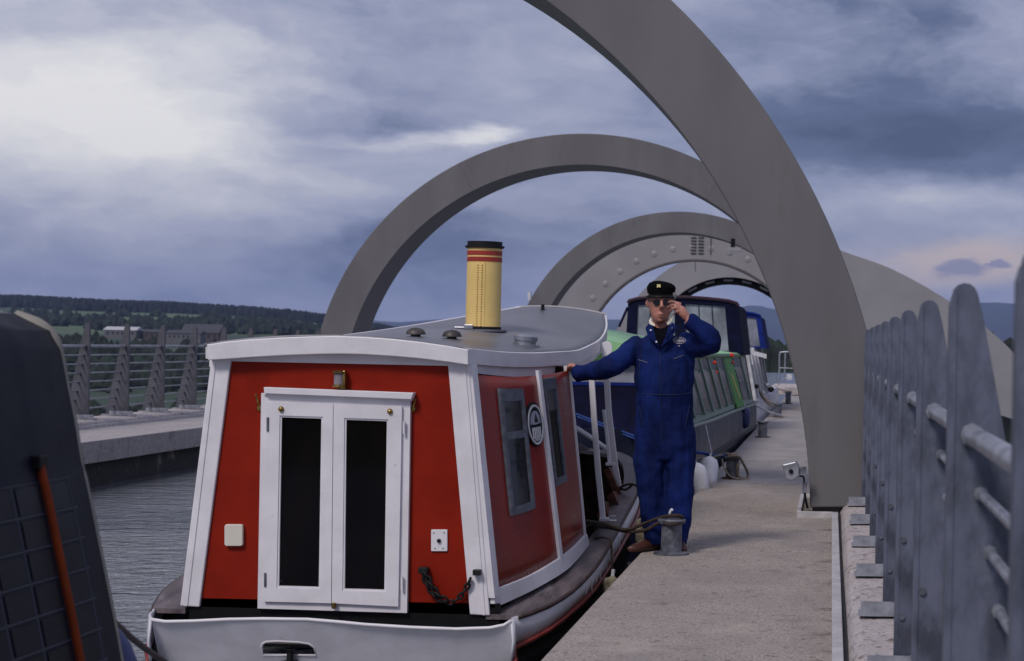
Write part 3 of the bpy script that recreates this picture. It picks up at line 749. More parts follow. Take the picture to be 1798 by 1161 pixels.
q = MB(); q.box(((-3.66 - 1.93) / 2, 11.015, -.29), (1.80, .03, .25)); q.build('cabin_plinth', 'black', BT)
# side decks: plank with dark edge
inner = [(11.0, None), (12.6, None)]
SKB = [(11.0, 863, 1066), (11.4, 930, 1035), (11.8, 985, 1003), (12.2, 1010, 980), (12.6, 1029, 956)]
SKT = [(11.0, 861, 1038), (11.4, 925, 1012), (11.8, 978, 981), (12.2, 1005, 960), (12.6, 1024, 940)]
PNT = [(11.0, 823, 658), (11.4, 890, 662), (11.8, 940, 660), (12.2, 972, 656), (12.6, 997, 651)]
def tabP(tab):
    T = [(D, *P(u, v, D)) for D, u, v in tab]
    return lambda D: Vector((ctab(T, D, 1), D, ctab(T, D, 3)))
skb, skt, pnt = tabP(SKB), tabP(SKT), tabP(PNT)
for sg in (1, -1):
    q = MB(); rr = []
    for D in [10.99] + [d for d in Dl if d > 11.0] + [15.53]:
        if D <= 12.62: xi = skb(max(11, D)).x - .03
        else: xi = grx(min(D, 15.47)) - lerp(.15, .11, min(1, (D - 12.6) / 1.5)) - max(0, D - 15.1) * .5
        x = grx(min(D, 15.47)) + .006; z = grz(D) + .004
        if D > 15.5: x = axis(D) + .0; xi = axis(D) - 0.02
        m_ = (lambda X: X) if sg == 1 else (lambda X: 2 * axis(min(D, 15.5)) - X)
        if D > 15.5: rr.append([Vector((axis(D), D + .02, z)), Vector((axis(D), D + .02, z - .028)), Vector((axis(D), D - .09, z - .028)), Vector((axis(D), D - .09, z))])
        else: rr.append([Vector((m_(x), D, z)), Vector((m_(x), D, z - .028)), Vector((m_(xi), D, z - .028)), Vector((m_(xi), D, z))])
    q.loft(rr); q.build('side_deck', 'gunwale', BT, smooth=25)
    q = MB(); q.tube([Vector((a[0].x, a[0].y, a[0].z - .014)) for a in rr[:-1]], .0145, 8); q.build('deck_edge', 'plank_edge', BT, smooth=180)
# lettering strokes along the bulwark (too oblique to read in the photograph)
lt = MB()
for k in range(11):
    D = 11.78 + k * .135; p = Vector((grx(D) + .020, D, grz(D) - .045)); q0 = Vector((grx(D + .018) + .020, D + .018, grz(D + .018) - .045)); hgt = whitedrop(p) * (.55 if k % 2 else .42)
    lt.prism([p, q0, q0 + Vector((0, 0, -hgt)), p + Vector((0, 0, -hgt))], (.002, 0, 0))
lt.build('name_lettering', 'white', BT)
# ---- cabin rear wall
CD = 11.0
q = MB(); q.prism(PP([(400, 630), (790, 638), (830, 1079), (345, 1065)], CD - .0), (0, .04, 0)); q.build('rear_wall', 'red', BT)
q = MB(); q.prism(PP([(371, 628), (406, 628), (350, 1066), (316, 1064)], CD - .022), (0, .05, 0)); q.build('corner_post', 'white', BT, bevel=.006)
q = MB(); q.prism(PP([(374, 634), (379, 634), (329, 1064), (323, 1064)], CD - .028), (0, .02, 0)); q.build('post_bead', 'white', BT)
q = MB(); q.prism(PP([(786, 636), (823, 636), (860, 1081), (825, 1079)], CD - .022), (0, .05, 0)); q.build('corner_post', 'white', BT, bevel=.006)
q = MB(); q.prism(PP([(812, 640), (817, 640), (852, 1080), (847, 1080)], CD - .028), (0, .02, 0)); q.build('post_bead', 'white', BT)
q = MB(); q.prism(PP([(406, 612), (788, 618), (788, 642.5), (406, 634.5)], CD - .012), (0, .03, 0)); q.build('lintel', 'white', BT)
ft = [(363, 605), (400, 600), (440, 596), (490, 593), (540, 591), (590, 590), (640, 592), (690, 595.5), (740, 601), (785, 607.5), (822, 614)]
fb = [(822, 641), (785, 635.5), (740, 630), (690, 625.5), (640, 622.5), (603, 621.5), (560, 622), (500, 624), (440, 627.5), (400, 630.5), (365, 632.5)]
q = MB(); q.prism(PP(ft + fb, CD - .085), (0, .075, 0)); q.build('rear_fascia', 'white', BT, bevel=.005)
# door frame, two glazed doors
dk = [('header', [(463, 680), (726, 690), (722, 701.5), (464, 691)], .075), ('header_lip', [(463, 690), (723, 700.5), (723, 704), (463, 693.5)], .05)]
for nm, pl, o_ in dk:
    q = MB(); q.prism(PP(pl, CD - o_), (0, o_ - .003, 0)); q.build('door_' + nm, 'white', BT, bevel=.003)
cutout('door_frame', PP([(462, 690), (723, 701), (717, 1075), (455.5, 1067)], CD), [PP([(475, 707), (709, 714), (702, 1061), (468.5, 1054)], CD)], CD - .035, .034, 'white', BT, bevel=.002)
def inset(pl, d):
    cx = sum(p[0] for p in pl) / 4; cy = sum(p[1] for p in pl) / 4
    return [(u + (d if u < cx else -d), v + (d if v < cy else -d)) for u, v in pl]
for ol, gl, kx in (([(473, 705.5), (589.2, 709), (585.8, 1057), (467.5, 1054)], [(496, 729), (571.5, 731.5), (567, 1032), (490.5, 1030)], 494), ([(590.4, 709), (709.5, 712.5), (703, 1063), (587, 1057)], [(609, 733.5), (686, 736), (681.5, 1037), (605.5, 1035)], 685)):
    dr = cutout('door', PP(ol, CD), [PP(gl, CD)], CD - .055, .03, 'white', BT, bevel=.003)
    g_ = cutout('glazing_bead', PP(gl, CD), [PP(inset(gl, 3.2), CD)], CD - .048, .02, 'white', dr)
    q = MB(); q.prism(PP(gl, CD - .034), (0, .004, 0)); q.build('pane', 'glass', dr)
    q = MB(); q.lathe(P(kx, 718.5 if kx < 600 else 722.5, CD - .055), [(.014, 0), (.017, -.004), (.013, -.014), (.003, -.018)], 14, (0, 1, 0)); q.build('knob', 'brass', dr, smooth=60)
for u, v0, v1 in ((470.5, 733, 757), (709.5, 740, 762), (466, 1006, 1030), (706, 1012, 1036)):
    q = MB(); q.tube([P(u, v0, CD - .055), P(u, v1, CD - .055)], .008, 8); q.build('hinge', 'steel_frame' if u < 500 else 'white', BT)
q = MB(); q.lathe(P(586.5, 1063, CD - .06), [(.006, -.02), (.014, -.016), (.014, .012), (.006, .016)], 10); q.build('padlock', 'brass', BT)
# brass lamp over the doors
lm = thing('lamp', None, None); lm.location = P(595, 667, CD - .05) - world_loc(BT); lm.parent = BT
q = MB(); c = P(595, 680, CD - .045); q.lathe(c, [(.036, 0), (.040, .004), (.038, .014), (.030, .016)], 16); q.lathe(P(595, 656, CD - .045), [(.030, -.0), (.038, .002), (.038, .012), (.022, .018)], 16); q.build('lamp_body', 'brass', lm, smooth=40)
q = MB(); q.lathe(P(595, 678, CD - .045), [(.029, 0), (.029, .072)], 16); q.build('lamp_glass', 'lens', lm, smooth=40)
q = MB(); q.box(P(601, 667, CD - .035), (.045, .05, .105)); q.build('lamp_shield', 'brass', lm, bevel=.004)
for a, b_ in (((449, 692), (456, 717)), ((730, 700), (725, 719))):
    q = MB(); q.tube([P(*a, CD - .035), P(*b_, CD - .02)], .006, 8); q.lathe(P(*b_, CD - .001), [(.018, 0), (.018, -.004), (.01, -.012)], 12, (0, 1, 0)); q.build('door_hook', 'brass', BT, smooth=60)
def rrect(u0, v0, u1, v1, r, n=4):
    pts = []
    for cx, cy, a in ((u1 - r, v0 + r, -90), (u1 - r, v1 - r, 0), (u0 + r, v1 - r, 90), (u0 + r, v0 + r, 180)):
        for i in range(n + 1): q_ = R(a + 90 * i / n); pts.append((cx + r * math.cos(q_), cy + r * math.sin(q_)))
    return pts
q = MB(); q.prism(PP(rrect(394, 921, 426, 959, 4), CD - .03), (0, .029, 0)); q.build('socket_box', 'cream', BT, bevel=.004)
q = MB(); q.prism(PP(rrect(757, 930, 785.5, 968, 1.5), CD - .012), (0, .011, 0)); q.build('switch_plate', 'white', BT, bevel=.002)
q = MB(); q.lathe(P(771, 949.5, CD - .012), [(.012, 0), (.011, -.012), (.004, -.014)], 12, (0, 1, 0))
for u, v in ((762, 936), (780, 935.5), (764, 963), (778, 963)): q.lathe(P(u, v, CD - .012), [(.004, 0), (.004, -.002)], 6, (0, 1, 0))
q.build('switch_knob', 'blackm', BT)
# chain between two lugs
def chain(name, pts, rl_, rt, m, parent):
    S = spline(pts, 24); L = [0]
    for a, b_ in zip(S, S[1:]): L.append(L[-1] + (b_ - a).length)
    step = rl_ * 1.55; n = int(L[-1] / step); q = MB()
    for i in range(n):
        s_ = (i + .5) * L[-1] / n; k = max(j for j in range(len(L)) if L[j] <= s_); k = min(k, len(S) - 2)
        c = S[k].lerp(S[k + 1], (s_ - L[k]) / max(1e-6, L[k + 1] - L[k])); tn = (S[k + 1] - S[k]).normalized()
        sd_ = tn.cross(Vector((0, 1, 0))).normalized() if i % 2 else Vector((0, 1, 0))
        q.tube([c + tn * math.cos(a) * rl_ + sd_ * math.sin(a) * rl_ * .62 for a in [2 * math.pi * j / 10 for j in range(10)]], rt, 5, close=True)
    return q.build(name, m, parent, smooth=180)
chain('chain', [P(742, 1004, CD - .03), P(750, 1026, CD - .035), P(764, 1046, CD - .035), P(783, 1058, CD - .035), P(801, 1054, CD - .035), P(817, 1036, CD - .04), P(826, 1016, CD - .05)], .021, .0080, 'blackm', BT)
chain('chain', [P(745, 1003, CD - .05), P(755, 1022, CD - .055), P(768, 1042, CD - .055), P(785, 1055, CD - .05)], .021, .0080, 'blackm', BT)
q = MB(); q.box(P(744, 1001, CD - .03), (.055, .05, .035)); q.box(P(838, 1005, CD - .045), (.045, .05, .032)); q.build('chain_lug', 'blackm', BT, bevel=.004)
# ---- cabin side
def S(t, h, off=0.0):
    return pnt(t).lerp(skt(t), h) + Vector((off, 0, 0))
q = MB(); q.grid(lambda a, b: S(lerp(11.0, 12.6, a), b), 32, 14); q.build('side_wall', 'red2', BT, smooth=180, solid=.02)
LW0, LW1 = P(374, 640, 11), P(322, 1062, 11)
q = MB(); q.grid(lambda a, b: LW0.lerp(LW1, b) + Vector((a * 1.6 * .20, a * 1.6, a * .10)), 8, 4); q.build('side_wall', 'red2', BT, smooth=180, solid=.02)
def sstrip(t0, t1, h0, h1, off, th, n=8, nm='trim', m='white', bevel=.0, parent=None, nh=10):
    q = MB(); rings = []
    for i in range(n + 1):
        h = lerp(h0, h1, i / n) if nh else 0
        rings.append([S(t0, h, off), S(t0, h, off + th), S(t1, h, off + th), S(t1, h, off)])
    q.loft(rings); return q.build(nm, m, parent or BT, bevel=bevel)
def hstrip(t0, t1, ha, hb, off, th, nm, m, parent=None, n=16):
    q = MB(); rings = []
    for i in range(n + 1):
        t = lerp(t0, t1, i / n); rings.append([S(t, ha, off), S(t, ha, off + th), S(t, hb, off + th), S(t, hb, off)])
    q.loft(rings); return q.build(nm, m, parent or BT, smooth=40)
sstrip(10.985, 11.05, -.05, 1.03, -.01, .035, nm='corner_trim')
sstrip(11.785, 11.835, -.03, 1.03, .01, .018, nm='side_batten')
sstrip(12.575, 12.62, -.03, 1.04, -.02, .04, nm='side_batten')
q = MB(); q.loft([[skt(D) + Vector((.006, 0, .008)), skt(D) + Vector((.024, 0, .004)), skb(D) + Vector((.020, 0, -.004)), skb(D) + Vector((-.01, 0, -.004))] for D in np.linspace(11.0, 12.63, 24)]); q.build('skirting', 'white', BT, smooth=40)
# windows: (t0,t1,h0,h1,crossbar)
for t0, t1, h0, h1, cb in ((11.265, 11.52, .07, .665, .29), (11.875, 12.13, .03, .60, None)):
    g_ = hstrip(t0, t1, h0, h1, .010, .006, 'window', 'glass2' if cb else 'glass'); f_ = .018
    hh_ = .035
    hstrip(t0 - .01, t1 + .01, h0 - .012, h0 + hh_ + .015, .012, .018, 'window_frame', 'steel_frame', g_)
    hstrip(t0 - .01, t1 + .01, h1 - hh_ + .01, h1 + .012, .012, .018, 'window_frame', 'steel_frame', g_)
    sstrip(t0 - .012, t0 + .018, h0, h1, .012, .018, nm='window_frame', m='steel_frame', parent=g_)
    sstrip(t1 - .018, t1 + .012, h0, h1, .012, .018, nm='window_frame', m='steel_frame', parent=g_)
    if cb: hstrip(t0, t1, cb - .018, cb + .018, .012, .014, 'glazing_bar', 'steel_frame', g_)
    else: hstrip(t0 + .02, t1 - .02, h0 + .05, h0 + .17, .014, .004, 'blind', 'boatglass', g_)
# round plaque
pc = lambda rt, a, off: S(11.655 + rt * .118 * math.cos(a), .255 + rt * .118 * math.sin(a), off)
def disc(r0, r1, o0, o1, nm, m, n=32, a0=0, a1=2 * math.pi, parent=None):
    q = MB(); rr = []
    for i in range(n + 1):
        a = lerp(a0, a1, i / n); rr.append([pc(r1, a, o0), pc(r1, a, o1), pc(r0, a, o1), pc(r0, a, o0)])
    q.loft(rr, cap=(a1 - a0) < 6); return q.build(nm, m, parent or BT)
pq = disc(.02, 1.0, .01, .026, 'plaque', 'black')
disc(.80, .90, .026, .030, 'plaque_ring', 'whitef', parent=pq)
disc(.05, .62, .026, .029, 'plaque_field', 'plastic', parent=pq, a0=math.pi * 1.02, a1=math.pi * 1.98)
for i in range(5):
    x = -.42 + i * .21; q = MB(); yb = math.sqrt(max(0, .74**2 - x * x))
    q.prism([S(11.655 + .118 * (x - .05), .255 + .118 * .12, .026), S(11.655 + .118 * (x + .05), .255 + .118 * .12, .026), S(11.655 + .118 * (x + .05), .255 + .118 * yb, .026), S(11.655 + .118 * (x - .05), .255 + .118 * yb, .026)], (.004, 0, 0)); q.build('plaque_stripe', 'whitef', pq)
q = MB(); q.prism([pc(.25, math.pi * 1.15, .030), pc(.5, math.pi * 1.5, .030), pc(.25, math.pi * 1.85, .030), pc(.12, math.pi * 1.5, .030)], (.003, 0, 0)); q.build('plaque_emblem', 'blackm', pq)
# ---- roof
RR = [(11, P(822, 613.5, 11).x, P(822, 613.5, 11).z), (11.5, -1.99, 1.288), (12, -1.89, 1.282), (12.6, -1.81, 1.290), (13, -1.745, 1.30), (13.4, -1.72, 1.33), (14, -1.705, 1.386), (14.5, -1.722, 1.475), (15, -1.79, 1.587)]
RL = [(11, P(363, 604.5, 11).x, P(363, 604.5, 11).z), (12, -3.40, 1.335), (13, -3.06, 1.42), (14, -2.78, 1.52), (15, -2.5, 1.625)]
camb = lambda D: interp(D, [(10.9, .066), (13, .075), (15, .03)])
def roofp(D, s, dz=0.0):
    x = lerp(ctab(RL, D, 1), ctab(RR, D, 1), s); z = lerp(ctab(RL, D, 2), ctab(RR, D, 2), s) + camb(D) * (1 - (2 * s - 1) ** 2)
    return Vector((x, D, z + dz))
q = MB(); q.grid(lambda a, b: roofp(lerp(10.95, 15.0, a), b, -.006), 40, 16); ro = q.build('roof', 'roof', BT, smooth=180, solid=.02)
q = MB()
q.grid(lambda a, b: roofp(lerp(10.95, 15.0, a), b, -.006), 40, 16); rt_ = BVHTree.FromBMesh(q.bm); q.bm.free()
for sd_, nm in ((1, 'side_fascia'), (0, 'side_fascia')):
    sg = 1 if sd_ else -1; q = MB(); rr = []
    for D in np.linspace(10.995, 15.02, 44):
        p = roofp(D, sd_); wcap = interp(D, [(11, .03), (13, .04), (15, .055)])
        rr.append([p + Vector((-sg * wcap, 0, .010)), p + Vector((sg * .006, 0, .006)), p + Vector((sg * .004, 0, -.085)), p + Vector((-sg * .03, 0, -.085))])
    q.loft(rr); q.build(nm, 'white', BT, smooth=40, bevel=.003)
    q = MB(); rr = []
    for D in np.linspace(11.0, 14.95, 40):
        p = roofp(D, sd_, -.080); e = S(min(D, 12.6), 0).x if D <= 12.6 else None
        rr.append([p + Vector((-sg * .018, 0, 0)), p + Vector((-sg * .018, 0, -.048 - .02 * max(0, 1 - abs(D - 12) / 1.2))), p + Vector((-sg * .05, 0, -.05 - .02 * max(0, 1 - abs(D - 12) / 1.2))), p + Vector((-sg * .05, 0, 0))])
    q.loft(rr); q.build('frieze', 'white', BT, smooth=40)
q = MB(); rr = []
for s_ in np.linspace(-.02, 1.02, 16):
    p = roofp(15.0, min(1, max(0, s_))); rr.append([p + Vector((0, -.035, .010)), p + Vector((0, .02, .008)), p + Vector((0, .02, -.085)), p + Vector((0, -.01, -.085))])
q.loft(rr); q.build('front_fascia', 'white', BT, smooth=40)
for s_ in (.43, .58):   # paint drips
    pass
q = MB()
for u in (937.5, 981.5): q.prism([P(u - 2.6, 619, 12.0), P(u + 2.6, 619, 12.0), P(u + .8, 632, 12.0), P(u - .8, 632, 12.0)], (0, .004, 0))
q.bm.free()
# ceiling, cabin front bulkhead, cockpit
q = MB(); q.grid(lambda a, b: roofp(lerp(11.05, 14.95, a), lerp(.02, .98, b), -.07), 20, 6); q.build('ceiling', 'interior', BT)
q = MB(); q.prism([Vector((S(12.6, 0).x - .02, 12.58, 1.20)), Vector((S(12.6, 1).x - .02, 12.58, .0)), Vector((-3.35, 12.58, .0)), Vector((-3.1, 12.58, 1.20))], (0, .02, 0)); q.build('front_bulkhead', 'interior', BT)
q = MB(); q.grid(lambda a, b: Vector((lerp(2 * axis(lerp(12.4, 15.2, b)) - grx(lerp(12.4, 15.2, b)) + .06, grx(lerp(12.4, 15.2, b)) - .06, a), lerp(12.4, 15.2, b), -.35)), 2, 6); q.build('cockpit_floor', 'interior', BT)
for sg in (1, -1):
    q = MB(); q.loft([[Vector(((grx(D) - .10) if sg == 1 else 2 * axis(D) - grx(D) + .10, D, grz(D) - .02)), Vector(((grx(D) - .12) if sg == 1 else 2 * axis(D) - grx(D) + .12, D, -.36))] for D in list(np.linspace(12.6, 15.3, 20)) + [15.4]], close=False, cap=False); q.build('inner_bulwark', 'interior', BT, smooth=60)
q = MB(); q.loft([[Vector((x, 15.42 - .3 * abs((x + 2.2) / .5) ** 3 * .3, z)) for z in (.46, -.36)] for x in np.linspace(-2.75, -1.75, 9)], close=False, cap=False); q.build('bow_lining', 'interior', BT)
for (a, b_, c, d), D in (([(1061, 826), (1069, 820), (1092, 870), (1082, 878)], 13.9), ([(1066, 872), (1076, 862), (1088, 890), (1074, 905)], 13.6), ([(1048, 905), (1062, 880), (1068, 905), (1056, 918)], 13.3)):
    q = MB(); q.prism(PP([a, b_, c, d], D), (0, .5, -.05)); q.build('bench', 'orange_wood', BT)
q = MB(); q.tube([P(1010, 750.5, 15.2), P(1040, 770, 15.22), P(1069, 791, 15.25)], .020, 10); q.build('bow_rail', 'white', BT, smooth=60)
q = MB(); q.prism(PP([(1014, 778), (1036, 789), (1014, 789)], 15.36), (0, .03, 0)); q.build('bow_plate', 'gunwale', BT)
# posts
def post4(name, pts, wpx, D0, D1, m='white', dep=.03):
    q = MB(); rr = []
    n = len(pts)
    for i, (u, v) in enumerate(pts):
        D = lerp(D0, D1, i / (n - 1)); a = P(u - wpx / 2, v, D); b_ = P(u + wpx / 2, v, D); rr.append([a, b_, b_ + Vector((0, dep, 0)), a + Vector((0, dep, 0))])
    q.loft(rr); return q.build(name, m, BT, bevel=.004)
post4('canopy_post', [(1037, 640), (1043, 740), (1050, 830), (1058.5, 911)], 10, 13.0, 13.0)
post4('canopy_post', [(1064, 640), (1068, 720), (1074, 770), (1079, 815), (1087, 862)], 10.5, 13.9, 14.05)
post4('folding_stay', [(1060, 720), (1066, 770), (1070, 812)], 6, 13.86, 13.88)
q = MB(); q.prism(PP([(1059, 640), (1055, 612), (1058, 602), (1066, 599), (1073, 602), (1075, 610), (1074, 625), (1067, 640)], 13.95), (0, .02, 0)); q.build('post_head', 'white', BT, bevel=.003)
for (u, v, D) in ((1061, 912, 12.98), (1091, 866, 14.0), (1072, 815, 13.86)):
    q = MB(); q.box(P(u, v, D), (.065, .05, .022)); q.build('post_foot', 'white', BT, bevel=.003)
q = MB(); q.box(P(1076, 914, 12.95), (.05, .10, .012)); q.box(P(1076, 907, 13.05), (.04, .03, .012)); q.build('deck_fitting', 'chrome', BT, bevel=.002)
# coil of rope on the deck edge
q = MB(); rl = random.Random(9)
pts = [P(rl.uniform(1034, 1054), rl.uniform(918, 932), rl.uniform(12.85, 13.1)) for _ in range(12)]
q.tube(spline(pts, 8), .014, 7); q.build('rope_coil', 'rope', smooth=180, label='tangle of dark brown rope on the launch deck behind the red cabin', cat='rope', origin=pts[0])
q = MB(); q.tube(spline([P(1082, 861, 14.05), P(1095, 853, 13.9), P(1108, 850, 13.8), P(1119, 855, 13.8), P(1121, 870, 13.7)], 6), .009, 7); q.tube(spline([P(1083, 856, 14.0), P(1098, 860, 13.9), P(1110, 852, 13.8)], 6), .009, 7); q.build('mooring_rope', 'rope', smooth=180, label='thin brown rope tied round the bow rail of the launch beside the man', cat='rope', origin=P(1100, 855, 13.9))
# ---- things on the roof
def rhit(u, v):
    r = (P(u, v, 12.0) - CAM).normalized(); p = rt_.ray_cast(CAM, r, 30)[0]
    return p if p else P(u, v, 12.6)
FN = thing('funnel', None, None); fb0 = rhit(848, 581); sF = fb0.y / FPX
FN.location = fb0 - world_loc(BT); FN.parent = BT
rF = 30.5 * sF; top = P(851.5, 430, fb0.y); ax = (top - fb0); HF = ax.length; ax.normalize()
q = MB(); q.lathe(fb0, [(rF * 1.02, -.02), (rF, .0), (rF * .985, HF * .98)], 40, ax); q.build('funnel_casing', 'yellow', FN, smooth=40)
q = MB(); q.lathe(fb0, [(rF * 1.03, -.03), (rF * 1.03, .028), (rF * .9, .028)], 40, ax); q.build('funnel_foot', 'blackm', FN, smooth=40)
q = MB(); q.lathe(fb0, [(rF * 1.01, HF * .955), (rF * 1.12, HF * .965), (rF * 1.12, HF * .985), (rF * 1.0, HF * .985), (rF * 1.0, HF * 1.035), (rF * .88, HF * 1.035), (rF * .88, HF * .9)], 40, ax); q.build('funnel_cap', 'blackm', FN, smooth=40)
for h0, h1 in ((.80, .853), (.873, .925)):
    q = MB(); q.lathe(fb0, [(rF * 1.0, HF * h0), (rF * 1.006, HF * h0), (rF * 1.0, HF * h1), (rF * .9, HF * h1)], 40, ax); q.build('painted_band', 'band', FN, smooth=40)
q = MB()
for kx in (-4.0, 3.2):
    for i in range(26):
        hh_ = HF * (.06 + i * .028); a = P(845 + kx, 500, 12); off = (kx - 2) / 30.5
        c = fb0 + ax * hh_ + Vector((off * rF, -rF * math.sqrt(1 - off * off) * .99, 0)); q.lathe(c, [(.0075, .001), (.006, -.005), (.001, -.0065)], 6, (0, 1, 0))
q.build('rivet', 'yellow', FN, smooth=60, kind='stuff')
q = MB(); c = fb0 + Vector((6.8 / 30.5 * rF, -rF * .975, 0)); q.tube([c + ax * .03, c + ax * HF * .79], .0028, 6); q.build('seam', 'yellow', FN)
q = MB(); q.lathe(fb0 + Vector((0, 0, -.005)), [(rF * 1.35, 0), (rF * 1.35, .012), (rF, .014)], 30); q.build('deck_flange', 'roof', FN)
q = MB(); c = fb0 + Vector((-.075, -.12, .01)); q.box(c + Vector((0, 0, .015)), (.06, .02, .03)); q.box(c + Vector((-.05, .02, .008)), (.10, .02, .012)); q.build('funnel_hinge', 'chrome', FN, bevel=.003)
for u, v in ((730, 594), (793.5, 598)):
    p = rhit(u, v); q = MB(); q.lathe(p, [(.034, -.01), (.030, .022), (.062, .024), (.060, .034), (.052, .050), (.032, .062), (.005, .067)], 20); q.build('mushroom_vent', 'vent', BT, smooth=40)
p = rhit(922, 607); q = MB(); q.lathe(p, [(.095, -.01), (.095, .008), (.070, .010), (.070, .030), (.078, .034), (.078, .060), (.068, .070), (.01, .074)], 24, (.08, 0, 1)); q.build('roof_vent', 'chrome', BT, smooth=40)
p = rhit(953, 546); q = MB(); q.lathe(p, [(.035, -.01), (.035, .008), (.015, .012), (.013, .05), (.006, .052)], 12); q.build('lamp_socket', 'blackm', BT)
# fenders hanging on the launch
def fender(pts, r, m, label, group=None, eye=True):
    a, b_ = Vector(pts[0]), Vector(pts[1]); ax_ = (b_ - a); L = ax_.length; q = MB()
    t = thing('fender', label, 'fender', a, group)
    q.lathe(a, [(.012, 0), (r * .45, .015), (r * .8, L * .12), (r, L * .3), (r * 1.0, L * .75), (r * .8, L * .92), (r * .4, L)], 20, ax_); q.build('fender_body', m, t, smooth=60)
    q = MB(); q.tube([a, a - ax_.normalized() * .04], .012, 8); q.build('eye', 'rope4', t)
    return t
fender([P(1134, 905, 12.75), P(1136, 962, 12.75)], .075, 'fender2', 'worn cream fender hanging beside the man, left of his shoe')
fender([P(1076, 1011, 12.2), P(1072, 1052, 12.2)], .062, 'fender2', 'low brownish fender between the launch and the path edge')

# ================================================================== THE GREEN AND NAVY TRIP BOAT
def narrowboat(name, label, D0, D1, xr, beam, hz, rz, tumble, hullm, sidem, roofm, bands, camb_=.10, bowlen=2.0, windows=(), winm='boatglass', frame='sage', bowz=None, wh=(.10, .86)):
    t = thing(name, label, 'boat', (xr(D0) - beam / 2, (D0 + D1) / 2, WATER))
    def side(D, sg):
        k = max(0, 1 - (D - D0) / bowlen); w_ = beam / 2 * math.sqrt(max(.0, 1 - k ** 2.2)) * 1.0
        c = xr(D) - beam / 2; return c + sg * w_
    Ds = list(D0 + (np.linspace(0, 1, 10) ** 2) * bowlen) + list(np.linspace(D0 + bowlen + .5, D1, 12))
    q = MB(); rr = []
    for D in Ds:
        z = hz(D); rr.append([Vector((side(D, 1) - .05, D, z)), Vector((side(D, 1), D, z - .12)), Vector((side(D, 1), D, WATER - .3)), Vector((side(D, -1), D, WATER - .3)), Vector((side(D, -1), D, z - .12)), Vector((side(D, -1) + .05, D, z))])
    q.loft(rr); q.build('hull', hullm, t, smooth=30)
    return t, side
gx = lambda D: interp(D, [(16.3, -1.45), (19.5, -1.40), (31, -1.27), (34, -1.26)])
gh = lambda D: interp(D, [(16.3, .62), (19.5, .53), (26, .48), (31, .42), (33, .42)])
GBt, gside = narrowboat('trip_boat', 'green and navy trip boat moored behind the man, roofed in pale green', 16.6, 32.6, gx, 2.1, gh, None, .19, 'navyh', 'sage', 'green', None, bowlen=1.6)
gt = lambda D: interp(D, [(17.2, 1.24), (31, 1.20)])
def gwall(D, h, off=0.0):
    b_ = Vector((gx(D) - .01, D, gh(D) + .01)); a = Vector((gx(D) - .22, D, gt(D))); return a.lerp(b_, h) + Vector((off, 0, off * .2))
q = MB(); rr = []
for D in np.linspace(18.2, 31.2, 20):
    a, b_ = gwall(D, 0), gwall(D, 1); c = gx(D) - 1.05; rr.append([b_, a, Vector((2 * c - a.x, D, a.z)), Vector((2 * c - b_.x, D, b_.z))])
q.loft(rr); q.build('cabin', 'sage', GBt, smooth=30)
q = MB(); rr = []
for i, D in enumerate(list(np.linspace(17.2, 19.5, 8)) + [31.3]):
    c = gx(D) - 1.05; hw = .86; k = min(1, (i + .5) / 4) ** .6; cz = lerp(.12, .24, k) if D < 25 else .03
    rr.append([Vector((c + hw * s_, D, gt(D) + .03 + cz * (1 - abs(s_) ** 2.2))) for s_ in np.linspace(-1, 1, 15)] + [Vector((c + hw, D, gt(D) - .04)), Vector((c - hw, D, gt(D) - .04))])
q.loft(rr); q.build('roof', 'green', GBt, smooth=30)
q = MB(); q.prism([Vector((gx(17.15) - .17, 17.14, gt(17.2) + .03)), Vector((gx(17.15) - 1.93, 17.14, gt(17.2) + .03)), Vector((gx(17.15) - 1.93, 17.14, gt(17.2) - .05)), Vector((gx(17.15) - .17, 17.14, gt(17.2) - .05))], (0, .08, 0)); q.build('roof_edge', 'greend', GBt)
q = MB(); q.tube([Vector((gx(D) - .18, D, gt(D) + .0)) for D in (17.2, 24, 31.2)], .03, 6); q.build('gutter', 'greend', GBt)
# front screen: navy cover below, clear panel above
c = gx(17.2) - 1.05
q = MB(); q.prism([Vector((c - .93, 17.2, .99)), Vector((c + .93, 17.2, .99)), Vector((c + 1.0, 17.0, .50)), Vector((c - 1.0, 17.0, .50))], (0, .06, 0)); q.build('cratch_cover', 'navy', GBt)
q = MB(); q.prism([Vector((c - .86, 17.24, 1.22)), Vector((c + .86, 17.24, 1.22)), Vector((c + .92, 17.22, .99)), Vector((c - .92, 17.22, .99))], (0, .02, 0)); q.build('clear_screen', 'plastic', GBt)
q = MB(); q.box((c, 17.22, .99), (1.9, .07, .03)); q.build('cover_seam', 'canb', GBt)
for k in range(4):
    x0 = c - .9 + k * .6; q = MB(); q.box((x0, 17.2, 1.10), (.025, .03, .26)); q.build('screen_bar', 'navy', GBt)
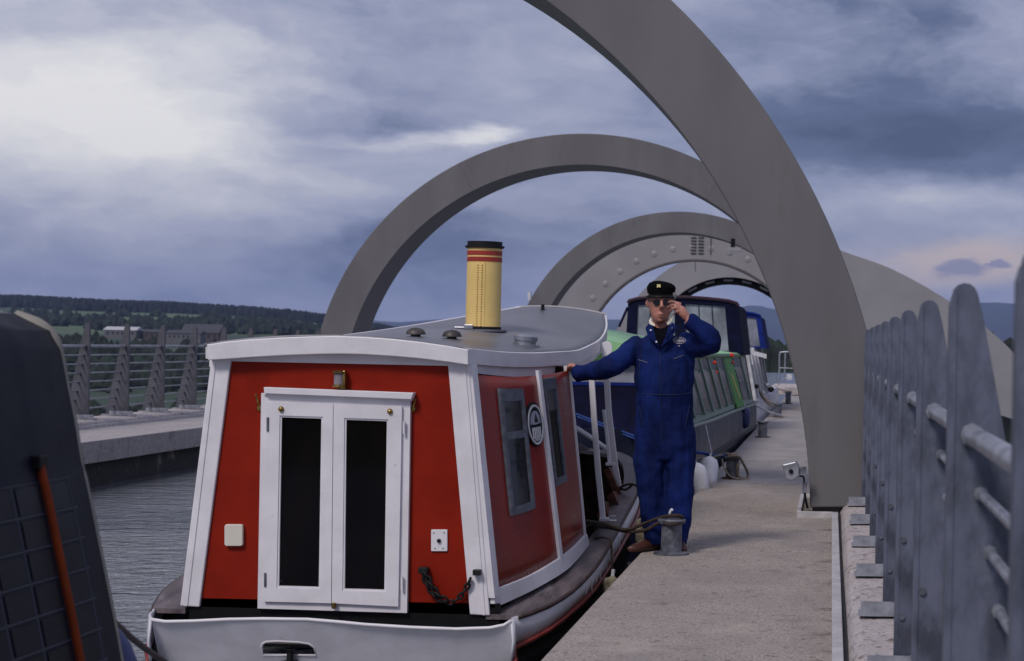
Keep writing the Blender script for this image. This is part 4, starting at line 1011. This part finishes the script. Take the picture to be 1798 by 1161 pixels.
# windows
wl = [(18.4, 19.55), (19.7, 20.85), (21.0, 22.15), (22.3, 23.45), (23.6, 24.75), (24.9, 26.05), (28.5, 30.2)]
for a0_, b0_ in wl:
    q = MB(); q.prism([gwall(a0_, .28, .012), gwall(b0_, .28, .012), gwall(b0_, .88, .012), gwall(a0_, .88, .012)], (.012, 0, 0)); wdw = q.build('window', 'boatglass', GBt)
    q = MB(); q.prism([gwall(a0_, .06, .012), gwall(b0_, .06, .012), gwall(b0_, .22, .012), gwall(a0_, .22, .012)], (.012, 0, 0)); q.build('top_light', 'darkpane', GBt)
    q = MB(); q.prism([gwall(b0_ + .02, .02, .012), gwall(b0_ + .12, .02, .012), gwall(b0_ + .12, .92, .012), gwall(b0_ + .02, .92, .012)], (.03, 0, 0)); q.build('window_frame', 'sage', GBt)
q = MB(); q.prism([gwall(26.5, .0, .012), gwall(28.2, .0, .012), gwall(28.2, 1, .012), gwall(26.5, 1, .012)], (.02, 0, 0)); q.build('door_panel', 'greenv', GBt)
q = MB(); q.prism([gwall(27.0, .35, .034), gwall(27.25, .35, .034), gwall(27.7, .85, .034), gwall(27.5, .85, .034)], (.004, 0, 0)); q.build('painted_lettering', 'gold', GBt)
q = MB(); q.tube([Vector((gx(D) + .01, D, gh(D) - .02)) for D in (18.4, 22, 26, 31, 32.5)], .022, 6); q.build('gunwale', 'sage', GBt)
q = MB(); q.tube([Vector((gx(D) + .012, D, gh(D) - .42)) for D in (18.4, 22, 26, 31, 32.5)], .02, 6); q.build('rubbing_strake', 'black', GBt)
for u, v, D, s_ in ((1255, 637, 23.3, .022), (1259, 653, 23.3, .013), (1284.5, 624, 27.6, .036), (1286.5, 637, 27.6, .022)):
    q = MB(); q.lathe(P(u, v, D), [(.01, -s_), (s_, -s_ * .3), (s_, s_ * .4), (.01, s_)], 10); q.build('lantern', 'redl', GBt)
rope('blue_line', [P(1012, 727, 16.95), P(1060, 745, 16.95), P(1120, 768, 16.95)], .008, 'rope3', 'upper blue line stretched across the navy bow cover', group='blue lines across the navy bow cover')
rope('blue_line', [P(1014, 732, 16.95), P(1060, 749, 16.95), P(1118, 772, 16.95)], .008, 'rope3', 'lower blue line stretched across the navy bow cover', group='blue lines across the navy bow cover')
# pram canopy helper
def canopy(parent, D, L, u0, u1, vt, vb, cm, edge, mid=None, wpx=None, side=True):
    """navy pram hood: near face with framed clear windows, roof, side"""
    t = parent
    bl, br = P(u0, vb, D), P(u1 + 4, vb, D); tl_, tr_ = P(u0 + 5, vt - 1, D), P(u1 - 6, vt + 4, D)
    def face(pl, off=0.0): return [bl.lerp(br, a).lerp(tl_.lerp(tr_, a), b_) + Vector((0, off, .06 * (1 - (2 * a - 1) ** 2) * b_)) for a, b_ in pl]
    n = 12; topl = [(i / n, 1) for i in range(n + 1)]
    out_ = face([(0, 0)] + [(0, .93), (.012, .975)] + [(i / n, 1) for i in range(1, n)] + [(.988, .975), (1, .93)] + [(1, 0)])
    hs = [face([(a, .06), (b_, .06), (b_, .88), (a, .88)]) for a, b_ in mid]
    cutout('hood_front', out_, hs, D, .04, cm, t)
    for k, (a, b_) in enumerate(mid):
        q = MB(); q.prism(face([(a, .05), (b_, .05), (b_, .89), (a, .89)], .03), (0, .01, 0)); q.build('clear_panel', 'plastic', t)
        for f_ in (.33, .66):
            aa = lerp(a, b_, f_); q = MB(); q.prism(face([(aa, .05), (aa + .006, .05), (aa + .006, .89), (aa, .89)], .012), (0, .015, 0)); q.build('zip', cm, t)
    q = MB(); rr = []
    for dD in (0, L):
        rr.append([p + Vector((0, dD, -.02)) for p in face([(0, .0), (0, .93), (.02, .98)] + [(i / n, 1) for i in range(1, n)] + [(.98, .98), (1, .93), (1, 0)])])
    q.loft(rr, cap=False, close=False); q.build('hood_top', cm, t, smooth=30)
    q = MB(); q.tube([p + Vector((0, -.01, .0)) for p in face([(.0, .93), (.012, .975)] + [(i / n, 1) for i in range(1, n)] + [(.988, .975), (1, .93)])], .03, 6); q.build('hood_piping', edge, t)
ch = thing('boat_hood', 'large navy pram hood with clear windows directly behind the man', 'boat hood', P(1200, 640, 30))
canopy(ch, 30.0, 2.6, 1098, 1302, 527, 622, 'navy', 'purple', [(.09, .42), (.515, .875)])
q = MB(); q.tube([P(1087, 574, 30), P(1102, 540, 30)], .02, 6); q.build('hood_stay', 'navy', ch)
# fenders
fender([P(1247, 803, 18.9), P(1240, 858, 18.7)], .098, 'fender', 'fat white fender with a dark mark, nearest the roped bollard')
fender([P(1221, 812, 18.0), P(1229, 880, 18.0)], .105, 'fender', 'white fender just right of the man, left of the marked fender')
q = MB(); p = P(1257, 820, 18.66); q.box(p, (.035, .01, .05)); q.bm.free()
for u, lab in ((1297, 'left navy fender hanging from the green boat stern'), (1307, 'right navy fender hanging from the green boat stern')):
    fender([P(u, 713, 28.5), P(u, 752, 28.5)], .09, 'fenderb', lab)

# ================================================================== THE WHITE WINDOWED BOAT
wx = lambda D: interp(D, [(34, -1.36), (46, -1.30)])
WBt, wside = narrowboat('cabin_cruiser', 'farthest moored boat, white framed windows under a royal blue hood', 34.2, 47.5, wx, 2.1, lambda D: .34, None, .1, 'whiteh', None, None, None, bowlen=2.2)
q = MB(); rr = []
for D in np.linspace(35.6, 44, 6):
    rr.append([Vector((wx(D) - .12, D, .34)), Vector((wx(D) - .30, D, 1.30)), Vector((wx(D) - 1.80, D, 1.30)), Vector((wx(D) - 1.98, D, .34))])
q.loft(rr); q.build('cabin', 'steel_frame', WBt)
for k in range(6):
    D = 35.9 + k * 1.3
    f = lambda D, h, off: Vector((wx(D) - .12, D, .36)).lerp(Vector((wx(D) - .30, D, 1.30)), h) + Vector((off, 0, 0))
    q = MB(); q.prism([f(D, .10, .01), f(D + 1.0, .10, .01), f(D + 1.0, .92, .01), f(D, .92, .01)], (.01, 0, 0)); q.build('window', 'boatglass', WBt)
    q = MB(); q.prism([f(D - .24, -.03, .015), f(D - .0, -.03, .015), f(D - .0, 1.03, .015), f(D - .24, 1.03, .015)], (.06, 0, 0)); q.build('window_frame', 'whitef', WBt)
q = MB(); q.prism(PP([(1313, 614), (1346, 622), (1346, 630), (1312, 620)], 35.5), (0, .05, 0)); q.build('window_header', 'whitef', WBt)
q = MB(); q.tube(spline([P(1322, 640, 35.2), P(1320, 628, 35.2), P(1316, 616, 35.2)], 4), .02, 6); q.build('grab_rail', 'whitef', WBt)
for k, (u, v, D, s_) in enumerate(((1328, 678, 36, .05), (1347, 676, 40, .06), (1354, 683, 40, .07), (1340, 690, 38, .05))):
    q = MB(); q.lathe(P(u, v, D), [(.02, -s_), (s_, -s_ * .3), (s_ * .8, s_ * .4), (.02, s_ * .7)], 10); q.build('deck_gear', 'blackm' if k % 2 == 0 else 'whitef', WBt, smooth=60)
ch2 = thing('boat_hood', 'bright royal blue boat hood with pale clear panels, right of the navy hood', 'boat hood', P(1320, 620, 39.5))
canopy(ch2, 39.5, 2.6, 1205, 1341, 549, 612, 'canb', 'canb', [(.06, .48), (.53, .93)])

# ================================================================== BOAT SIDE CLOSE ON THE LEFT
NB = thing('moored_boat', 'out of focus navy boat side with small panes at the left edge', 'boat', (-2.3, 4, WATER))
EDGE = [(30, 560), (70, 574), (89, 590), (100, 609), (112, 670), (127, 744), (139, 820), (146, 846), (166, 944), (186, 1042), (199, 1108), (211, 1175), (232, 1290), (250, 1400)]
ep = [P(u, v, 5.0) for u, v in EDGE]
def nbw(D, v):          # point on the boat side: follows the far edge profile, running towards the camera
    e = ctab([(v_, p.x, p.z) for (u_, v_), p in zip(EDGE, ep)], v, 1); z = ctab([(v_, p.x, p.z) for (u_, v_), p in zip(EDGE, ep)], v, 2)
    return Vector((e - .012 * (5 - D), D, z))
q = MB(); q.grid(lambda a, b: nbw(lerp(2.2, 5.0, a), lerp(560, 1400, b)), 10, 30); q.build('hull', 'navy2', NB, smooth=180, solid=.03)
sp_e = spline(ep, 6); q = MB(); q.tube([p + Vector((0, -.01, 0)) for p in sp_e], [.024 - .007 * min(1, i / 24) for i in range(len(sp_e))], 12); q.build('edge_moulding', 'creamf', NB, smooth=180)
q = MB(); q.grid(lambda a, b: Vector((lerp(-4.0, ep[0].x, b), lerp(2.2, 5.0, a), ep[0].z + .10 * (1 - (b * 2 - 1) ** 2) + (0 if b == 1 else .01))), 2, 10); q.build('roof', 'roof', NB, smooth=180, solid=.02)
q = MB(); q.prism([Vector((-4.0, 4.96, 1.42)), ep[0], ep[3], ep[6], ep[9], ep[-1], Vector((-3.8, 4.96, -.5))], (0, .02, 0)); q.build('end_wall', 'navy', NB)
rows = 9; pane0 = None
for r_ in range(rows):
    for c_ in range(11):
        v0 = 838 + r_ * 52; D1_ = 4.86 - c_ * .165; D0_ = D1_ - .135
        q = MB(); q.prism([nbw(D0_, v0), nbw(D1_, v0), nbw(D1_, v0 + 43), nbw(D0_, v0 + 43)], (.018, 0, 0)); q.build('pane', 'darkpane', NB)
q = MB()
for r_ in range(rows + 1):
    v0 = 838 + r_ * 52 - 5; q.tube([nbw(4.9, v0) + Vector((.010, 0, 0)), nbw(3.0, v0) + Vector((.010, 0, 0))], .0065, 6)
q.build('glazing_bar', 'muntin', NB)
q = MB()
for c_ in range(12):
    D = 4.875 - c_ * .165; q.tube([nbw(D, v) + Vector((.010, 0, 0)) for v in range(832, 1310, 40)], .008, 6)
q.build('glazing_bar', 'muntin', NB)
q = MB(); sp0 = [nbw(4.715, v) + Vector((.024, 0, 0)) for v in range(806, 1330, 30)]
q0_ = MB(); q0_.box(nbw(4.715, 800) + Vector((.02, 0, 0)), (.03, .05, .035)); q0_.build('strap_cleat', 'black', NB, bevel=.004)
q.tube(sp0, .0115, 8); q.build('strap', 'orange', smooth=180, label='orange strap running down over the panes of the near navy boat', cat='strap', origin=sp0[4])
q = MB(); q.lathe(P(182, 1245, 5.35), [(.02, -.16), (.07, -.13), (.10, -.06), (.11, .02), (.10, .10), (.07, .18), (.04, .225), (.01, .24)], 24); q.build('fender', 'fenderb', smooth=60, label='round navy fender at the foot of the near boat on the left', cat='fender', origin=P(182, 1245, 5.35))
rope('mooring_rope', [P(182, 1074, 5.2), P(215, 1106, 5.6), P(250, 1135, 6.1), P(290, 1163, 6.6), P(360, 1215, 7.2)], .010, 'plank_edge', 'mauve brown rope running from the near boat down across the water')

# ================================================================== THE MAN
MX = P(1165, 966, 12.5)
man = thing('person', 'man in blue overalls and black cap raising a hand to his sunglasses', 'person', (MX.x, 12.5, 0))
DM = 12.5; s_m = DM / FPX
def Q(u, v, dy=0.0): return P(u, v, DM + dy)
def ell(c, rx, ry, n=20, tilt=0.0):
    return [c + Vector((math.cos(2 * math.pi * j / n) * rx, math.sin(2 * math.pi * j / n) * ry, math.cos(2 * math.pi * j / n) * tilt)) for j in range(n)]
def limb(q, pts, rad, n=14):
    S_ = spline(pts, 6); rs = []
    k = len(pts) - 1
    for i in range(len(S_)):
        f_ = i / 6; a = min(int(f_), k - 1); rs.append(lerp(rad[a], rad[a + 1], min(1, f_ - a)))
    q.tube(S_, rs, n)
def figure(q, g):       # g: how much bigger than the body (clothes)
    rr = []
    for v, u, hw, d, dy in ((584, 1159, 17, .060, .01), (592, 1159, 27, .075, .01), (600, 1160, 39, .095, .01), (610, 1162, 47, .112, .0), (630, 1166, 51.5, .128, -.01), (660, 1167, 52, .140, -.015), (690, 1166.5, 51.5, .140, -.015), (720, 1166, 52, .138, -.01), (750, 1166.5, 53, .138, 0), (780, 1167, 53.5, .138, .0), (806, 1167, 50, .12, .0)):
        rr.append(ell(Q(u, v, dy), hw * s_m * g, d * g))
    q.loft(rr)
    limb(q, [Q(1142.5, 775), Q(1142.5, 815, -.005), Q(1144.5, 855, -.01), Q(1147.5, 900, .0), Q(1150, 932, .0), Q(1151, 955, .0)], [.110 * g, .110 * g, .100 * g, .092 * g, .078 * g, .04 if g < 1 else .078])
    limb(q, [Q(1192, 775), Q(1193.5, 815, -.005), Q(1193, 855, -.015), Q(1191, 900, -.01), Q(1189.5, 932, -.01), Q(1188, 957, -.01)], [.110 * g, .108 * g, .100 * g, .092 * g, .078 * g, .04 if g < 1 else .076])
    # arm to the cabin edge
    limb(q, [Q(1128, 606, 0), Q(1108, 615, -.01), Q(1090, 632, -.08), Q(1068, 646, -.12), Q(1040, 652, -.04), Q(1012, 656, .05)], [.074 * g, .078 * g, .074 * g, .070 * g, .062 * g, .034 if g < 1 else .052])
    # raised arm: shoulder, elbow out to the side, wrist back at the face
    limb(q, [Q(1196, 602, 0), Q(1212, 604, -.03), Q(1232, 606, -.10), Q(1247, 603, -.17), Q(1243, 591, -.21), Q(1225, 575, -.235), Q(1206, 561, -.25)], [.072 * g, .082 * g, .082 * g, .074 * g, .070 * g, .058 * g, .034 if g < 1 else .050])
q = MB(); figure(q, .70)
# head
rr = []
for v, u, hw, dF, dB in ((497, 1160, 12, .05, .06), (504, 1160.5, 19, .082, .09), (514, 1161, 22.5, .094, .105), (524, 1161, 23, .095, .11), (533, 1160.5, 22.3, .093, .108), (542, 1160, 20.5, .091, .098), (550, 1159.8, 18, .090, .085), (557, 1159.4, 14.5, .090, .06), (563, 1159, 10, .085, .03), (567, 1159, 6, .07, .0)):
    c = Q(u, v, -.02); pts = []
    for j in range(24):
        a = 2 * math.pi * j / 24; y = math.sin(a); pts.append(c + Vector((math.cos(a) * hw * s_m, y * (dB if y > 0 else dF), 0)))
    rr.append(pts)
q.loft(rr)
limb(q, [Q(1160, 552, .03), Q(1160, 572, .02), Q(1160, 592, .01)], [.055, .056, .062])
q.tube([Q(1162, 526, -.118), Q(1161.8, 535, -.132), Q(1161.5, 540.5, -.142)], [.010, .012, .017], 10)      # nose
q.tube([Q(1158, 541.5, -.125), Q(1165.5, 541.5, -.125)], .010, 8)
q.tube([Q(1153, 525.5, -.112), Q(1161, 524.5, -.117), Q(1169, 525, -.112)], .008, 8)                        # brow
q.tube([Q(1155, 551.5, -.112), Q(1160.5, 550.6, -.118), Q(1166, 551.3, -.112)], [.004, .007, .004], 8)
q.tube([Q(1155, 554.8, -.112), Q(1160.5, 555.6, -.117), Q(1165.5, 554.6, -.112)], [.004, .007, .004], 8)
q.tube([Q(1156, 562, -.095), Q(1162, 562, -.095)], .014, 8)                                                   # chin
for u in (1137.6, 1182.8): q.tube([Q(u, 527, -.01), Q(u + (-.6 if u < 1160 else .6), 533, -.005), Q(u + (.8 if u < 1160 else -.8), 540, -.01)], [.012, .016, .010], 8)
# raised hand: palm and five fingers
q.loft([ell(Q(1206, 561, -.245), .026, .020, 12), ell(Q(1201, 553, -.25), .036, .019, 12), ell(Q(1196.5, 545, -.25), .038, .017, 12), ell(Q(1192.5, 537.5, -.245), .034, .014, 12)])
for pts, r_ in (([(1196, 534, -.235), (1187, 531.2, -.235), (1179.5, 529.6, -.205), (1173.5, 530.8, -.17)], .0092),
                ([(1194, 538, -.245), (1184, 535.2, -.255), (1176.5, 537.6, -.235), (1171.8, 540.8, -.20)], .0095),
                ([(1195, 542.5, -.25), (1186, 540.8, -.268), (1180, 544.0, -.25), (1176.2, 547.6, -.222)], .0090),
                ([(1197.5, 548, -.25), (1190, 547, -.265), (1185, 549.8, -.25), (1182.4, 552.8, -.23)], .0080),
                ([(1199, 552, -.215), (1190, 545.5, -.19), (1181, 541, -.175), (1175, 537, -.165)], .0105)):
    q.tube(spline([Q(*p) for p in pts], 4), [r_ * f_ for f_ in np.linspace(1.08, .82, 13)], 8)
# hand on the cabin edge
q.loft([ell(Q(1014, 656, .05), .030, .022, 12), ell(Q(1008, 652, .08), .034, .026, 12), ell(Q(1003, 648, .09), .030, .02, 12)])
for k, (u, v) in enumerate(((1012, 646), (1007, 644), (1002, 643.5), (998, 645))):
    q.tube(spline([Q(u - 1, v + 6, .07), Q(u - 1, v + 2, .03), Q(u, v - 2, .02), Q(u + 1, v - 4, .05)], 4), .0092, 8)
q.tube(spline([Q(1016, 657, .03), Q(1013, 649, .01), Q(1009, 643, .02)], 4), .0105, 8)
body = q.build('body', mat('weathered_skin', (.44, .19, .14), .5, var=.12, vs=14, bump=.2, bs=90), man, normals=True)
mm = body.modifiers.new('r', 'REMESH'); mm.mode = 'VOXEL'; mm.voxel_size = .0062; mm.use_smooth_shade = True
ms = body.modifiers.new('s', 'SMOOTH'); ms.factor = .5; ms.iterations = 2
bake(body)
q = MB(); figure(q, 1.0)
cm_ = mat('blue_overall_cloth', (.0075, .019, .115), .8, var=.3, spec=.10, vs=6, bump=2.6, bs=11, stretch=(1, 1, .28))
ov = q.build('overalls', cm_, man)
mm = ov.modifiers.new('r', 'REMESH'); mm.mode = 'VOXEL'; mm.voxel_size = .0115; mm.use_smooth_shade = True
ms = ov.modifiers.new('s', 'SMOOTH'); ms.factor = .5; ms.iterations = 3
tx = bpy.data.textures.new('folds', 'CLOUDS'); tx.noise_scale = .11; tx.noise_depth = 2
dm = ov.modifiers.new('d', 'DISPLACE'); dm.texture = tx; dm.strength = .026; dm.mid_level = .5; dm.texture_coords = 'LOCAL'
tx2 = bpy.data.textures.new('creases', 'WOOD'); tx2.wood_type = 'BANDNOISE'; tx2.noise_scale = .16; tx2.turbulence = 9
dm2 = ov.modifiers.new('d2', 'DISPLACE'); dm2.texture = tx2; dm2.strength = .010; dm2.mid_level = .5; dm2.texture_coords = 'LOCAL'
bake(ov)
ot = bvh(ov); bt = bvh(body)
def patch(name, pts, lift, m, parent, n=1, th=.006, smooth=None):
    q = MB(); pl = [hit(ot, u, v, lift) for u, v in pts]; q.prism(pl, (0, th, 0)); return q.build(name, m, parent)
jm = mat('dark_jumper', (.005, .005, .010), .95, spec=.05)
def flap(name, pts, lift, m, th=.006, tree=None):
    return patch(name, pts, lift, m, man, th=th)
# dark jumper in the open neck, shirt collar, overall lapels
def neckp(u, v, f): 
    a = hit(ot, u, v, 0); return a
q = MB(); q.prism([Q(1144, 570, -.050), Q(1152, 575, -.062), Q(1160, 577, -.066), Q(1168, 575, -.062), Q(1175, 570, -.045), Q(1169, 592, -.13), Q(1159, 609, -.140), Q(1150, 592, -.13)], (0, .05, 0)); q.build('jumper', jm, man)
q = MB(); q.prism([Q(1143, 557, -.03), Q(1139.5, 563, -.05), Q(1140.5, 569, -.07), Q(1149, 573, -.09), Q(1150, 570, -.085), Q(1144.5, 564, -.055)], (0, .012, 0)); q.build('shirt_collar', 'cream', man); q = MB(); q.prism([Q(1180.5, 551, -.03), Q(1182, 556, -.05), Q(1179, 564, -.08), Q(1172.5, 571, -.09), Q(1170.5, 567, -.085), Q(1176, 560, -.05)], (0, .012, 0)); q.build('shirt_collar', 'cream', man)
q = MB(); q.prism([Q(1139, 568, -.055), Q(1146, 573, -.09), Q(1151, 592, -.150), Q(1159, 611, -.158), Q(1150, 603, -.158), Q(1137, 589, -.130), Q(1133, 576, -.08)], (0, .018, 0)); q.build('lapel', cm_, man, bevel=.004)
q = MB(); q.prism([Q(1181, 566, -.055), Q(1174, 572, -.09), Q(1168, 592, -.150), Q(1160, 611, -.158), Q(1172, 600, -.158), Q(1184, 585, -.130), Q(1189, 574, -.08)], (0, .018, 0)); q.build('lapel', cm_, man, bevel=.004)
for u, v in ((1142.7, 580), (1152.7, 600.5), (1180, 576.5)):
    q = MB(); q.lathe(Q(u, v, -.162 if v > 590 else -.125), [(.0065, .01), (.0065, -.002), (.004, -.004)], 10, (0, 1, 0)); q.build('snap', 'white' if v != 576.5 else 'steel_frame', man)
def stitch(pts, w_, m, name):
    q = MB(); q.tube([hit(ot, u, v, .004) for u, v in pts], w_, 5); q.build(name, m, man)
gs = mat('pale_stitching', (.20, .20, .26), .8)
stitch([(1121, 632), (1129, 634), (1137, 637)], .0022, gs, 'pocket_zip')
stitch([(1183, 630.5), (1191, 627), (1200, 624)], .0022, gs, 'pocket_zip')
stitch([(1160, 612), (1160, 640), (1160.5, 680), (1161, 720), (1162, 760), (1165, 795)], .0022, mat('dark_seam_cloth', (.006, .012, .06), .8), 'front_seam')
dsm = MATS['dark_seam_cloth']
stitch([(1118, 690), (1130, 692), (1150, 693), (1166, 693.5), (1185, 693), (1205, 691.5), (1214, 690)], .0030, dsm, 'waist_seam')
stitch([(1122, 712), (1126, 732), (1130, 748)], .0022, dsm, 'pocket_seam')
stitch([(1211, 712), (1207, 732), (1203, 748)], .0022, dsm, 'pocket_seam')
stitch([(1126, 612), (1123, 640), (1122, 665)], .0022, dsm, 'side_seam')
q = MB()      # breast emblem: oval outline with a bar of letter-like marks
for rx, ry, w_ in ((11, 5.6, .0017), (7.5, 3.4, .0012)):
    q.tube([hit(ot, 1193 + rx * math.cos(a), 598 + ry * math.sin(a), .004) for a in np.linspace(0, 2 * math.pi, 25)[:-1]], w_, 5, close=True)
for k in range(7): q.tube([hit(ot, 1185.5 + k * 2.5, 596.4, .005), hit(ot, 1185.5 + k * 2.5, 600.6, .005)], .0022, 5)
q.tube([hit(ot, 1184, 598.4, .005), hit(ot, 1193, 598.2, .005), hit(ot, 1202, 598.4, .005)], .0022, 5)
q.tube([hit(ot, 1191, 607.5, .005), hit(ot, 1194, 608, .005)], .0030, 5)
q.build('breast_emblem', mat('white_embroidery', (.62, .58, .66), .8), man)
q = MB(); q.tube([Q(1155.5, 553.2, -.116), Q(1160.5, 552.8, -.123), Q(1165.5, 553.2, -.116)], [.0016, .003, .0016], 6); q.build('mouth', mat('lip_line', (.12, .03, .025), .6), man)
# shoes
for u, sg in ((1146, -1), (1190, 1)):
    q = MB(); c = Q(u, 966, 0); c.z = 0
    q.loft([[c + Vector((x * w_ + (y * .62 if sg < 0 else -y * .2), y, z)) for x, z in ((-.8, 0), (-1, .03), (-.8, h), (-.3, h + .012), (.3, h + .012), (.8, h), (1, .03), (.8, 0))] for y, w_, h in ((.10, .034, .07), (.05, .044, .08), (-.03, .047, .075), (-.10, .052, .055), (-.16, .050, .045), (-.20, .034, .03))])
    q.build('shoe', 'shoe', man, smooth=50, subsurf=1)
# cap
ck = mat('black_cap_wool', (.0045, .0045, .005), .95, spec=.05)
q = MB(); rr = []
for v, u, hw, d, tl2 in ((521, 1161, 23.8, .106, 0), (512, 1161, 24.6, .110, 0), (509, 1161, 25.2, .112, 0), (504.5, 1161.5, 25.4, .114, -.003), (499, 1162, 22, .10, -.006), (495.5, 1163, 15, .07, -.006), (494, 1163.5, 7, .035, -.004)):
    rr.append(ell(Q(u, v, -.012), hw * s_m, d, 24, tl2))
q.loft(rr); cap = q.build('cap', ck, man, smooth=60)
q = MB(); q.loft([[Q(1160.5, 518, -.015) + Vector((math.cos(a) * .091 * k, -abs(math.sin(a)) * .112 * k - .03 * (k - 1) * 2, -.006 - dz)) for a in np.linspace(0.15, math.pi - .15, 14)] for k, dz in ((.96, -.006), (1.04, .004), (1.10, .014))], close=False, cap=False); q.build('cap_peak', 'black', cap, smooth=180, solid=.005)
q = MB(); q.prism([Q(u, v, -.135) for u, v in ((1153.5, 499.5), (1159.8, 499.5), (1159.8, 505), (1158, 505), (1156.8, 503.5), (1155.4, 505), (1153.5, 505))], (0, .01, 0)); q.build('cap_badge', mat('pale_gold_badge', (.8, .7, .35), .3), cap)
q = MB(); q.tube([Q(1138, 516, -.06), Q(1139, 524, -.06), Q(1140.5, 529, -.055)], [.010, .013, .006], 8); q.tube([Q(1183.5, 514, -.05), Q(1184, 522, -.05), Q(1182.5, 529, -.045)], [.012, .015, .006], 8)
q.build('hair', mat('grey_hair', (.30, .28, .29), .9, var=.3, vs=60), man, smooth=180)
# sunglasses
gl_ = thing('sunglasses', None, None); gl_.parent = man; gl_.location = Q(1161, 531, -.12) - world_loc(man)
for u in (1153.6, 1169.8):
    q = MB(); q.prism([Q(u + 6.9 * math.cos(a) * (1 + .1 * math.sin(a)), 531 + 5.8 * math.sin(a), -.124 + abs(u - 1161.5) * .0006) for a in np.linspace(0, 2 * math.pi, 17)[:-1]], (0, .006, 0)); q.build('lens', mat('sunglass_lens', (.006, .006, .006), .1), gl_)
q = MB(); q.tube([Q(1158, 528.6, -.125), Q(1161.5, 527.6, -.130), Q(1165, 528.6, -.125)], .0018, 6); q.tube([Q(1147.5, 529, -.118), Q(1140.5, 529, -.07), Q(1138.5, 530, -.01)], .0018, 6); q.tube([Q(1176, 529, -.118), Q(1182, 529, -.07), Q(1183.5, 530, -.01)], .0018, 6); q.build('glasses_frame', 'blackm', gl_)

# ================================================================== AIR
hz_ = MB(); hz_.box((0, 1000, 165), (24000, 24000, 414)); hm_ = bpy.data.materials.new('thin_air'); hm_.use_nodes = True
t = hm_.node_tree; t.nodes.remove(t.nodes['Principled BSDF']); pv = N(t, 'ShaderNodeVolumePrincipled')
pv.inputs['Color'].default_value = (.42, .56, 1.0, 1); pv.inputs['Density'].default_value = 7.0e-5
t.links.new(pv.outputs[0], t.nodes['Material Output'].inputs['Volume'])
hz_.build('haze', hm_, kind='stuff')
sc.cycles.volume_bounces = 0
